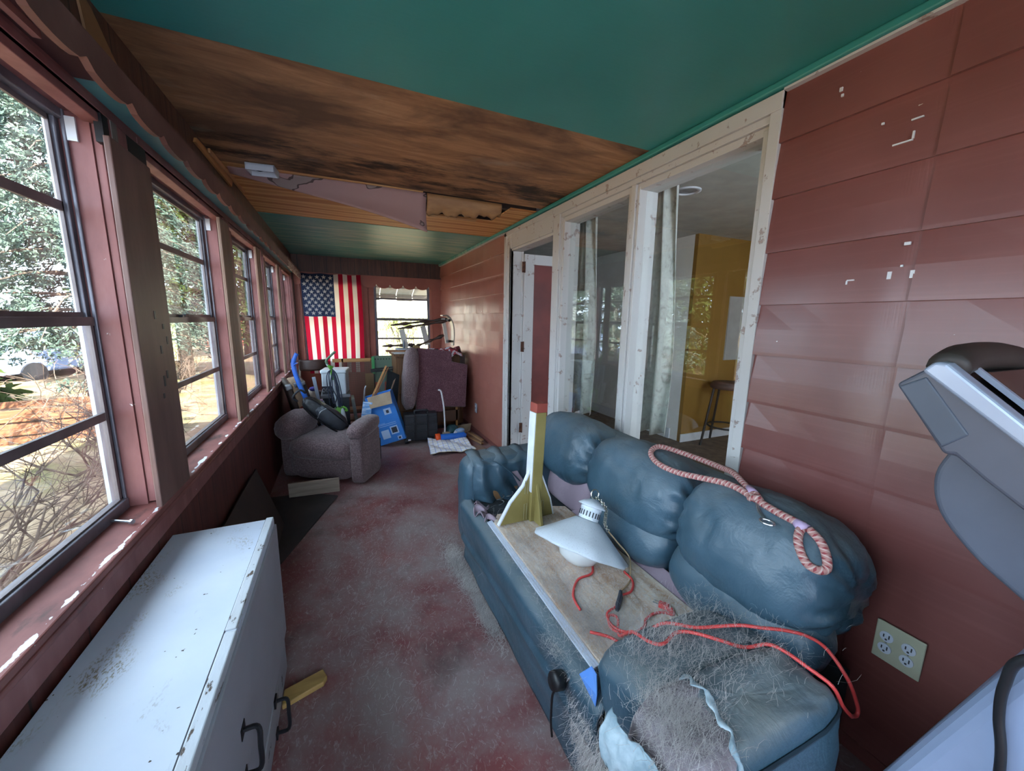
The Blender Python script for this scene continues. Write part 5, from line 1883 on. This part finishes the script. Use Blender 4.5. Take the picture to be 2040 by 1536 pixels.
def blue_box():
    """open cardboard carton leaning right, with odd sticks inside"""
    t = thing('carton', 'bright blue printed cardboard carton with open flaps leaning beside the black tool case', 'box', (.335, 4.40, .012))
    Rm = rz(-14) @ ry(-16)
    t.rotation_euler = Rm.to_euler()
    bl = simple('bright blue printed card', '#2f7bd0', '#3a86da', rough=.5, scale=3)
    inn = simple('plain card inside', '#8f7a64', '#a3907a', rough=.8)
    w, d, h = .30, .16, .575
    th = .004
    g = G().box(0, w, 0, th, 0, h).box(0, w, d - th, d, 0, h).box(0, th, 0, d, 0, h).box(w - th, w, 0, d, 0, h).box(0, w, 0, d, 0, th)
    g.obj('carton_wall', bl, t)
    G().prism([(.04, .0, h), (w, .0, h), (w - .01, -.055, h - .13), (.05, -.055, h - .12)], (0, -.004, 0)).obj('flap', inn, t, label='plain inside of the front flap folded out')
    G().prism([(w, 0, h), (w, d, h), (w + .07, d + .01, h + .10), (w + .07, .0, h + .10)], (.004, 0, 0)).obj('flap', inn, t, label='side flap standing up')
    G().prism([(0, 0, h), (0, d, h), (-.05, d, h - .16), (-.05, 0, h - .16)], (-.004, 0, 0)).obj('flap', bl, t)
    G().tube(catmull([(.03, -.004, h - .04), (.03, -.004, h - .12), (.06, -.004, h - .12), (.06, -.004, h - .055)], 4), .004, 6).obj('hand_hole', simple('deep blue print', '#14469a'), t)
    lite = simple('pale print panel', '#a9c3e6', '#b9cfee', rough=.5)
    dk = simple('dark print image', '#2a3142', '#3b4356', rough=.5)
    for (x0, x1, z0, z1, m) in ((.16, .24, .33, .40, lite), (.185, .215, .345, .38, dk), (.06, .145, .06, .16, lite), (.165, .25, .09, .185, lite), (.178, .238, .105, .17, dk), (.215, .262, .012, .055, lite), (.225, .25, .02, .045, dk)):
        y = -.0012 if m is lite else -.002
        G().box(x0, x1, y, 0, z0, z1).obj('printed_panel', m, t)
    for z in (.205, .225):
        G().box(.04, .25, -.0012, 0, z, z + .004).obj('printed_line', lite, t)
    G().box(.05, .13, -.0012, 0, .235, .245).obj('printed_line', simple('print blue light', '#6fa6e6'), t)

    def stick(name, a, b, w, h_, mat, label, cat, grp='wood strips in the blue carton'):
        g = G().beam(a, b, w, h_)
        o = g.obj(name, mat, bevel=.002)
        return tag(o, label, cat, grp)
    pine = simple('honey pine strip', '#a5713f', '#bd8850', rough=.5, scale=5)
    stick('wood_strip', (.225, 4.50, .45), (.452, 4.60, .905), .022, .012, pine, 'long honey pine strip sticking out of the blue carton, nearer one', 'strip')
    stick('wood_strip', (.25, 4.515, .45), (.478, 4.62, .885), .014, .012, simple('brown pine strip', '#8a5a32', '#9a6a40', rough=.5), 'brown wooden strip just right of the honey pine strip in the blue carton', 'strip')
    o = G().prism([(.38, 4.53, .15), (.52, 4.50, .15), (.60, 4.62, .79), (.47, 4.66, .85)], (.002, .012, 0)).obj('black_sheet', simple('matt black panel', '#131417', '#1b1c20', rough=.85, scale=3, spec=.2))
    tag(o, 'matt black panel standing in the blue carton', 'panel')
    o = G().prism([(.36, 4.545, .2), (.40, 4.54, .2), (.44, 4.66, .80), (.36, 4.66, .60)], (0, .01, 0)).obj('grey_sheet', simple('dull green grey panel', '#333a38', '#434b48', rough=.8, spec=.2))
    tag(o, 'dull green grey panel at the left inside the blue carton', 'panel')
    t2 = thing('metal_tube', 'thin grey metal tube standing left of the blue carton', 'tube', (0, 0, 0))
    G().tube(catmull([(.215, 4.44, .71), (.20, 4.44, .66), (.185, 4.44, .50), (.19, 4.45, .2), (.195, 4.46, .012)], 6), .009, 8).obj('bent_tube', K['steel'], t2)
    b = G().obox((0, 0, .27), (.10, .012, .54), ry(8)).obj('striped_tray', simple('pale blue striped plastic', '#6f9fd8', '#b9d0ee', rough=.4, scale=6, lo=.48, hi=.52, stretch=(1, 1, 6)))
    b.location = (.17, 4.36, .0)
    b.rotation_euler = (radians(-6), 0, radians(-20))
    tag(b, 'pale blue striped plastic tray at the left side of the blue carton', 'tray')


blue_box()


def pile_right():
    wdk = wood('dark brown chest wood', '#4a3220', '#6b4a2f', '#7d5a3b', axis='z', rough=.5)
    d = thing('wooden_dresser', 'tall brown wooden dresser behind the upholstered chair back', 'dresser', (1.0, 5.08, 0))
    G().box(-.40, .46, -.18, .30, .05, .985).obj('carcass', wdk, d, bevel=.003)
    G().box(-.43, .49, -.21, .32, .985, 1.012).obj('top', wdk, d, bevel=.004)
    G().box(-.38, .44, -.16, .28, 0, .05).obj('plinth', K['header'], d)
    for k in range(4):
        f = G().box(-.38, .44, -.195, -.178, .08 + k * .225, .29 + k * .225).obj('drawer', wdk, d, bevel=.004)
        for x in (-.2, .26):
            G().lathe([(.012, 0), (.016, .012), (.010, .022), (.001, .024)], 12, (x, -.195, .185 + k * .225), rx(90)).obj('drawer_knob', K['rust'], f)
    G().box(.42, .48, -.215, -.18, .7, .985).obj('side_end_board', K['header'], d, label='dark end board')  # dark board at the upper right end of the dresser front
    # marble slab on top at the left
    b = G().box(-.13, .13, -.12, .12, 0, .026).obj('white_board', simple('white marbled board', '#b9b7b4', '#d5d3d0', rough=.4, scale=8))
    b.location = (.715, 5.02, 1.0125)
    tag(b, 'white marbled board on the left end of the dresser top', 'board')
    # recliner back leaning on it
    t = thing('recliner_back', 'plum upholstered recliner back leaning against the wooden dresser', 'chair back', (0, 0, 0))
    out = [(.845, 1.10), (1.272, 1.05), (1.272, .92), (1.475, .878), (1.40, .352), (1.135, .375), (1.095, .31), (.775, .335)]

    def lean(z): return 4.56 + .22 * (z - .31) / .79
    g = G().prism([(x, lean(z), z) for x, z in out], (0, .07, -.02))
    g.obj('back_panel', K['chenille'], t, bevel=.012, seg=3)

    def roll(u):
        return .05 * fbm((u.x * 2, u.y * 2, u.z * 3 + 4), 4) + .035 * math.cos(u.z * 9)
    G().puff((.735, 4.70, .735), (.19, .24, .80), ry(8) @ rx(-18), (2.6, 2.8), 36, 30, roll).obj('front_cushion', K['tweed'], t, smooth=True)
    G().box(.86, 1.34, 4.66, 4.70, .16, .30).obj('mount_board', simple('raw wood board', '#4d3527', '#604433', rough=.7), t)
    G().box(1.295, 1.318, 4.66, 4.69, .0, .36).obj('wood_slat', simple('amber slat', '#8d6236', '#9f7444', rough=.5), t)
    # black tool case
    c = thing('tool_case', 'black ribbed plastic tool case on wheels in front of the dresser', 'tool case', (.80, 4.40, .0), -4)
    bk = simple('black ribbed plastic', '#1e2026', '#292c33', rough=.45, scale=6)
    G().box(-.19, .19, -.02, .14, .035, .352).obj('case_body', bk, c, bevel=.012, seg=3)
    for x0, x1 in ((-.185, -.075), (-.06, .07), (.085, .185)):
        for k in range(3):
            z = .07 + k * .088
            g = G().box(x0, x1, -.032, -.02, z + .062, z + .075).box(x0, x1, -.028, -.02, z, z + .008).box(x0, x0 + .01, -.028, -.02, z, z + .07).box(x1 - .01, x1, -.028, -.02, z, z + .07)
            g.obj('case_rib', bk, c, bevel=.002)
    for x in (-.068, .077):
        G().box(x - .010, x + .008, -.038, -.02, .04, .35).obj('latch_strap', simple('glossy black strap', '#141519', '#1b1d22', rough=.3), c, bevel=.003)
    G().tube(catmull([(-.07, .03, .35), (-.06, .03, .385), (.07, .03, .385), (.08, .03, .35)], 4), .012, 8).obj('carry_handle', bk, c)
    G().lathe([(.001, -.02), (.035, -.02), (.035, .02), (.001, .02)], 18, (-.17, .01, .035), ry(90)).obj('wheel', bk, c)
    G().lathe([(.001, -.02), (.035, -.02), (.035, .02), (.001, .02)], 18, (.16, .01, .035), ry(90)).obj('wheel', bk, c)
    G().box(-.155, -.125, -.0385, -.033, .045, .062).obj('sticker', K['white'], c)
    # bent white tube standing in the litter
    p = thing('bent_tube', 'white metal tube with a bent top standing before the plum chair back', 'tube', (0, 0, 0))
    G().tube(catmull([(.985, 4.30, .640), (1.005, 4.30, .638), (1.025, 4.30, .60), (1.05, 4.30, .42), (1.062, 4.31, .20), (1.06, 4.32, .07)], 6), .0095, 8).obj('tube_shaft', simple('white enamel tube', '#c6c7cb', '#d6d7da', rough=.35), p, smooth=True)
    G().obox((1.075, 4.325, .062), (.085, .05, .12), ry(6)).obj('tube_foot', simple('tan fibre block', '#84735f', '#978670', rough=.8), p, bevel=.006)
    # litter on the floor
    a = thing('teal_bag', 'dark teal plastic bag behind the blue tube on the floor', 'bag', (1.20, 4.50, 0))
    G().puff((0, 0, .075), (.15, .14, .17), None, (2.2, 2.2), 30, 20, wrinkle(2, .16, 2)).obj('bag_body', simple('teal plastic film', '#1f4d55', '#2c626a', rough=.3, scale=5), a, smooth=True)
    a = G().prism([(-.10, 0, .0), (.0, -.03, 0), (.09, .0, .02), (.13, .06, .10), (-.09, .06, .085)], (0, .004, .002)).obj('card_scrap', simple('grey brown card', '#7b6a57', '#8d7b67', rough=.8))
    a.location = (1.36, 4.56, .012)
    tag(a, 'curled grey brown card scrap standing by the skirting', 'card')
    b = thing('toy_tube', 'blue tube toy with an orange mouth lying on the plaid towel', 'toy', (0, 0, 0))
    G().tube([(1.0, 4.30, .072), (1.29, 4.27, .075)], [.036, .036], 16).tube([(1.29, 4.27, .075), (1.31, 4.268, .075)], [.03, .02], 16).obj('toy_body', simple('toy blue plastic', '#1d5fb8', '#2a6fc8', rough=.4), b, smooth=False)
    G().lathe([(.036, 0), (.043, .004), (.043, .055), (.034, .055), (.034, .0)], 20, (.945, 4.305, .072), ry(86)).obj('toy_mouth', simple('toy orange plastic', '#e8501c', '#f06430', rough=.4), b, smooth=True)
    G().puff((1.25, 4.33, .115), (.13, .08, .07), rz(20), (2.4, 2.4), 20, 12, wrinkle(3, .12, 2)).obj('clear_wrap', simple('pale blue wrap', '#6f95c0', '#9cbada', rough=.2), b, smooth=True)
    G().obox((1.18, 4.29, .108), (.03, .02, .05), ry(30)).obj('toy_tab', K['white'], b)
    # towel

    def tw(u, v):
        x = .80 + .50 * u + .05 * v * (1 - u)
        y = 3.90 + .40 * v - .10 * u * (1 - v) + .05 * u
        z = .012 + .035 * abs(sin(u * 5 + v * 4)) * (.4 + .6 * v) + .012 * fbm((u * 4, v * 4, 2), 3) + .01
        if u < .18 and v > .5:
            z += .06 * (v - .5) * (1 - u / .18)
        return (x, y, max(z, .008))
    g = G().grid(44, 36, tw)
    o = g.obj('plaid_towel', K['plaid'], smooth=True, solid=.005)
    uv = o.data.uv_layers.new(name='UVMap')
    for poly in o.data.polygons:
        for li, vi in zip(poly.loop_indices, poly.vertices):
            j, i = divmod(vi, 44)
            uv.data[li].uv = (i / 43, j / 35)
    tag(o, 'white towel with thin plaid lines crumpled on the floor by the far sofa arm', 'towel')
    pine = simple('splintered pine', '#8f6c4c', '#a5815e', rough=.7, scale=5)
    for k, (a_, b_) in enumerate((((1.36, 4.42, .02), (1.44, 4.05, .02)), ((1.40, 4.46, .045), (1.46, 4.10, .04)))):
        o = G().beam(a_, b_, .03, .018, (1, 0, 0)).obj('pine_scrap', pine)
        tag(o, ('lower' if k == 0 else 'upper') + ' splintered pine scrap along the foot of the far red wall', 'scrap', 'pine scraps by the far wall')
    o = G().prism([(1.24, 3.99, .004), (1.40, 4.0, .004), (1.42, 3.86, .004), (1.30, 3.82, .004)], (0, 0, .02)).obj('brick_scrap', simple('tan tile', '#7d6353', '#8f7463', rough=.8, scale=8))
    tag(o, 'flat tan tile scrap on the floor between the towel and the red wall', 'tile')
    # outlet on the far stretch of red wall
    t = thing('outlet', 'small white outlet on the red wall beside the dresser', 'outlet', (XR - .018, 4.55, .33))
    G().box(-.008, 0, -.035, .035, -.06, .06).obj('cover_plate', simple('steel blue plate', '#8b97ab', '#9da8bb', rough=.35), t, bevel=.003)
    for z in (-.026, .026):
        G().lathe([(.017, 0), (.017, .004), (.001, .004)], 18, (-.0085, 0, z), ry(-90)).obj('socket', K['white'], t)


pile_right()


def on_dresser():
    # upturned chair frame: turned legs, pale slats, rounded seat end
    t = thing('upturned_chair', 'upturned dark wooden chair frame with pale slats on top of the dresser', 'chair', (0, 0, 0))
    dk = simple('dark turned wood', '#33221c', '#4a342b', rough=.45, scale=8)
    pale = simple('pale painted slat', '#a8a29c', '#bcb6b0', rough=.55, scale=5)

    def turned(a, b):
        a, b = Vector(a), Vector(b)
        prof = [.008, .010, .014, .012, .020, .024, .014, .010, .012, .012, .012, .018, .023, .014, .012, .012, .016, .024, .026, .018, .014]
        n = len(prof)
        return G().tube([a + (b - a) * k / (n - 1) for k in range(n)], prof, 10)
    turned((.565, 5.0, 1.365), (1.285, 5.0, 1.452)).obj('leg', dk, t, smooth=True)
    turned((.635, 4.90, 1.323), (1.255, 4.90, 1.430)).obj('leg', dk, t, smooth=True)
    turned((.78, 4.92, 1.075), (1.215, 4.92, 1.243)).obj('leg', dk, t, smooth=True)
    turned((.46, 5.03, 1.105), (.86, 5.03, 1.115)).obj('leg', dk, t, smooth=True)
    for (x, z, x2, z2) in ((.688, 1.315, .735, 1.09), (.95, 1.362, 1.005, 1.12)):
        G().beam((x, 4.95, z), (x2, 4.95, z2), .065, .012, (1, 0, 0)).obj('slat', pale, t, bevel=.002)
    pts = catmull([(1.195, 4.95, 1.495), (1.27, 4.95, 1.49), (1.33, 4.95, 1.40), (1.345, 4.95, 1.26), (1.335, 4.95, 1.11)], 6)
    g = G()
    for a, b in zip(pts[:-1], pts[1:]):
        g.beam(a, b, .13, .014, (0, 1, 0))
    g.obj('seat_end', simple('silvered wood band', '#7d746c', '#978e85', rough=.35, scale=6, metal=.2), t)
    G().beam((1.21, 4.93, 1.46), (1.26, 4.93, 1.14), .045, .02, (1, 0, 0)).obj('slat', simple('grey silver slat', '#a59c92', '#b9b0a6', rough=.35), t)
    for z in (1.44, 1.17):
        G().tube([(1.25, 4.88, z), (1.33, 5.02, z - .01)], .016, 8).obj('peg', dk, t)
    # red and white cloth under it

    def cl(u, v):
        x = .93 + .50 * u
        y = 4.84 + .22 * v
        z = 1.022 + .035 * abs(sin(u * 9 + v * 3)) + .05 * u * (1 - abs(2 * v - 1)) + .015 * fbm((u * 7, v * 5, 1), 3)
        if v < .25:
            z -= .06 * (1 - v / .25) * (.4 + u * .6) * (u > .25)
        return (x, y - (.06 * (1 - v / .25) if v < .25 else 0), max(z, 1.0135) if v > .3 else z)
    rn = NT('red white and black printed cloth')
    n = rn.noise(rn.coords(), 13, 4, .6)
    rn.col(rn.ramp(n, [(.38, '#22191c'), (.44, '#8a2833'), (.53, '#a8323c'), (.56, '#cfd0d8'), (.75, '#b9bccb')])).set(rough=.8)
    o = G().grid(50, 26, cl).obj('printed_cloth', rn.mat, smooth=True, solid=.004)
    tag(o, 'crumpled red and white printed cloth under the upturned chair on the dresser', 'cloth')
    # papers and small board at the left
    for k, (x, y, z, w, m, lab) in enumerate(((.62, 4.95, 1.0395, .26, simple('orange brown offcut', '#8a5f40', '#9d7150', rough=.6), 'orange brown board offcut jutting left from the dresser top'),
                                              (.72, 4.97, 1.062, .20, simple('pale grey paper', '#a7acb8', '#bfc3cc', rough=.7), 'pale grey papers stacked on the board offcut'))):
        o = G().obox((0, 0, .010), (w, .14, .02), rz(6 * k)).obj(('board_offcut', 'paper_stack')[k], m, bevel=.002)
        o.location = (x, y, z)
        tag(o, lab, ('board', 'papers')[k])
    o = thing('small_bottle', 'small grey tube standing at the left of the dresser top', 'tube', (.705, 4.90, 1.083))
    G().lathe([(.001, 0), (.014, 0), (.014, .07), (.006, .085), (.006, .10), (.001, .10)], 14).obj('tube_body', simple('grey tube', '#5d6570', '#747c88', rough=.4), o, smooth=True)
    o = G().prism([(-.07, 0, 0), (.07, 0, 0), (.03, 0, .10), (-.04, 0, .11)], (0, .10, 0)).obj('tan_pouch', simple('tan leather pouch', '#7d6440', '#947a52', rough=.7, scale=6), bevel=.02)
    o.location = (.86, 4.86, 1.013)
    tag(o, 'tan leather pouch beneath the upturned chair slats', 'pouch')


on_dresser()


def backpack():
    t = thing('backpack', 'black backpack slumped on the mauve armchair seat', 'backpack', (-.16, 3.86, .54))
    rot_thing(t, rz(6) @ ry(-46))
    bk = simple('black grey nylon', '#111319', '#1f222b', rough=.5, scale=7, bump=.3, bscale=30)
    gy = simple('grey nylon panel', '#262a31', '#3a3f48', rough=.55, scale=6)
    G().puff((0, 0, .02), (.15, .20, .46), None, (2.8, 3), 40, 30, wrinkle(5, .08, 2.4)).obj('pack_body', bk, t, smooth=True)
    G().puff((.02, -.09, -.02), (.15, .09, .30), None, (2.6, 3), 30, 22, wrinkle(9, .10, 2.6)).obj('front_pocket', gy, t, smooth=True)
    G().tube(catmull([(-.05, -.10, .22), (-.06, -.135, .12), (-.055, -.14, -.08), (-.04, -.10, -.18)], 6), .014, 8, flat=.4).obj('shoulder_strap', bk, t)
    G().tube(catmull([(.05, -.10, .22), (.065, -.13, .10), (.06, -.135, -.1), (.05, -.09, -.18)], 6), .012, 8, flat=.4).obj('shoulder_strap', bk, t)
    G().tube(catmull([(-.05, 0, .28), (-.04, -.01, .335), (.04, -.01, .335), (.05, 0, .28)], 5), .010, 8).obj('carry_loop', bk, t)
    G().tube(catmull([(-.05, -.138, .08), (.01, -.142, .10), (.07, -.136, .08)], 5), .004, 6).obj('zip', K['steel'], t)
    r = thing('red_handle', 'short dark red plastic handle between suitcase and backpack', 'handle', (0, 0, 0))
    G().tube(catmull([(-.40, 4.16, .58), (-.37, 4.14, .53), (-.32, 4.12, .48), (-.29, 4.11, .46)], 5), [.016] * 16, 8).tube([(-.29, 4.11, .46), (-.28, 4.12, .0)], .008, 8).obj('grip', simple('dark red rubber', '#6b2a22', '#7d362c', rough=.5), r)


backpack()


# ================================================================== NEAR RIGHT: OUTLET AND TREADMILL
def near_right():
    t = thing('outlet', 'four socket cream outlet plate low on the near red siding', 'outlet', (XR - .018, .447, .462), 0)
    cream = simple('cream outlet plate', '#b4b39b', '#bebda6', rough=.4)
    G().box(-.007, 0, -.057, .057, -.0645, .0645).obj('cover_plate', cream, t, bevel=.003)
    wsk = simple('white socket face', '#c9cfdd', '#d5dae6', rough=.4)
    for y in (-.024, .028):
        for z in (-.02, .020):
            s = G().lathe([(.0165, 0), (.0165, .003), (.001, .003)], 24, (-.0072, y, z), ry(-90)).obj('socket', wsk, t)
            G().box(-.0112, -.010, y - .008, y - .005, z - .003, z + .009).box(-.0112, -.010, y + .005, y + .008, z - .003, z + .007).box(-.0112, -.010, y - .0025, y + .0025, z - .011, z - .006).obj('slot', K['darkgrey'], s)
        G().lathe([(.003, 0), (.001, .002)], 10, (-.0072, y, 0), ry(-90)).obj('screw', K['steel'], t)
    t = thing('treadmill', 'grey treadmill with silver edged console at the near right', 'treadmill', (0, 0, 0))
    sh = simple('grey plastic shell', '#494b57', '#545764', rough=.45, scale=3)
    sh2 = simple('dark grey upright', '#474c5a', '#535967', rough=.42, scale=3)
    sil = simple('silver painted rim', '#98a3b8', '#a9b3c6', rough=.32, metal=.25, scale=3)
    pan = simple('mid grey side cover', '#444b58', '#4c5462', rough=.5, scale=3)
    # console: side profile in the y-z plane, extruded along x
    X = 1.0
    P = lambda y, z: (X, y, z)
    side = [P(.372, 1.338), P(.335, 1.372), P(.318, 1.372), P(.16, 1.235), P(.10, 1.185), P(.10, 1.10), P(.19, 1.158), P(.235, 1.19), P(.275, 1.222), P(.289, 1.219)]
    G().prism(side, (.44, 0, 0)).obj('console_shell', sh, t, bevel=.008, seg=3)
    G().prism([(X - .003, .366, 1.334), (X - .003, .330, 1.358), (X - .003, .262, 1.264), (X - .003, .292, 1.232)], (.006, 0, 0)).obj('side_cover', pan, t, bevel=.003)
    rim = [P(.338, 1.369), P(.322, 1.388), P(.305, 1.386), P(.08, 1.188), P(.08, 1.158), P(.16, 1.226)]
    G().prism([(x - .006, y, z) for x, y, z in rim], (.035, 0, 0)).obj('silver_rim', sil, t, bevel=.006, seg=3)
    G().prism([(x + .40, y, z) for x, y, z in rim], (.035, 0, 0)).obj('silver_rim', sil, t, bevel=.006, seg=3)
    cap = simple('dark brown grey cap', '#2d2724', '#3a332f', rough=.55, scale=5)
    G().tube(catmull([(X + .03, .316, 1.372), (X + .07, .318, 1.386), (X + .15, .320, 1.392), (X + .28, .318, 1.389), (X + .40, .312, 1.372)], 5), [.018] + [.030] * 19 + [.018], 12).obj('top_cap', cap, t, smooth=True)
    G().prism([(X + .03, .315, 1.375), (X + .40, .315, 1.375), (X + .40, .10, 1.185), (X + .03, .10, 1.185)], (0, -.006, -.012)).obj('control_face', K['black'], t)
    g = G().prism([(X + .10, .29, 1.362), (X + .34, .29, 1.362), (X + .34, .15, 1.238), (X + .10, .15, 1.238)], (0, -.004, .008))
    g.obj('display', simple('brown tinted display', '#3a2a26', '#4b3833', rough=.25), t, bevel=.004)
    G().prism([(X + .085, .30, 1.372), (X + .096, .30, 1.372), (X + .096, .14, 1.231), (X + .085, .14, 1.231)], (0, -.004, .008)).obj('display_edge', sil, t)
    # upright: a broad moulded limb that bends back towards the user
    def up(x):
        g = G()
        outer = catmull([(.285, 1.24), (.304, 1.17), (.288, 1.10), (.235, 1.038), (.175, .995), (.10, .945), (-.10, .82)], 5)
        inner = catmull([(.20, 1.25), (.19, 1.20), (.175, 1.16), (.15, 1.125), (.10, 1.09), (.0, 1.04), (-.12, .97)], 5)
        poly = [(x, y, z) for y, z in outer] + [(x, y, z) for y, z in inner[::-1]]
        g.prism(poly, (.10, 0, 0))
        return g
    up(X + .03).obj('upright', sh2, t, bevel=.02, seg=4)
    up(X + .33).obj('upright', sh2, t, bevel=.02, seg=4)
    # lower shroud, its near edge sloping up towards the user
    G().prism([(1.0, .30, .44), (1.0, .275, .521), (1.0, .229, .674), (1.0, .185, .816), (1.0, .152, .924), (1.0, -.05, 1.40 - .38), (1.0, -.45, 1.0), (1.0, -.4, .02), (1.0, .30, .02)], (.42, 0, 0)).obj('lower_shroud', simple('pale blue grey shroud', '#7d8aa5', '#8a97b1', rough=.4, scale=2), t, bevel=.03, seg=4)
    G().tube(catmull([(.97, -.05, 1.06), (.972, .08, .985), (.975, .146, .925), (.98, .158, .864), (.985, .156, .80), (.985, .142, .714), (.985, .13, .5)], 8), .007, 10).obj('power_cable', K['black'], t, smooth=True)


near_right()
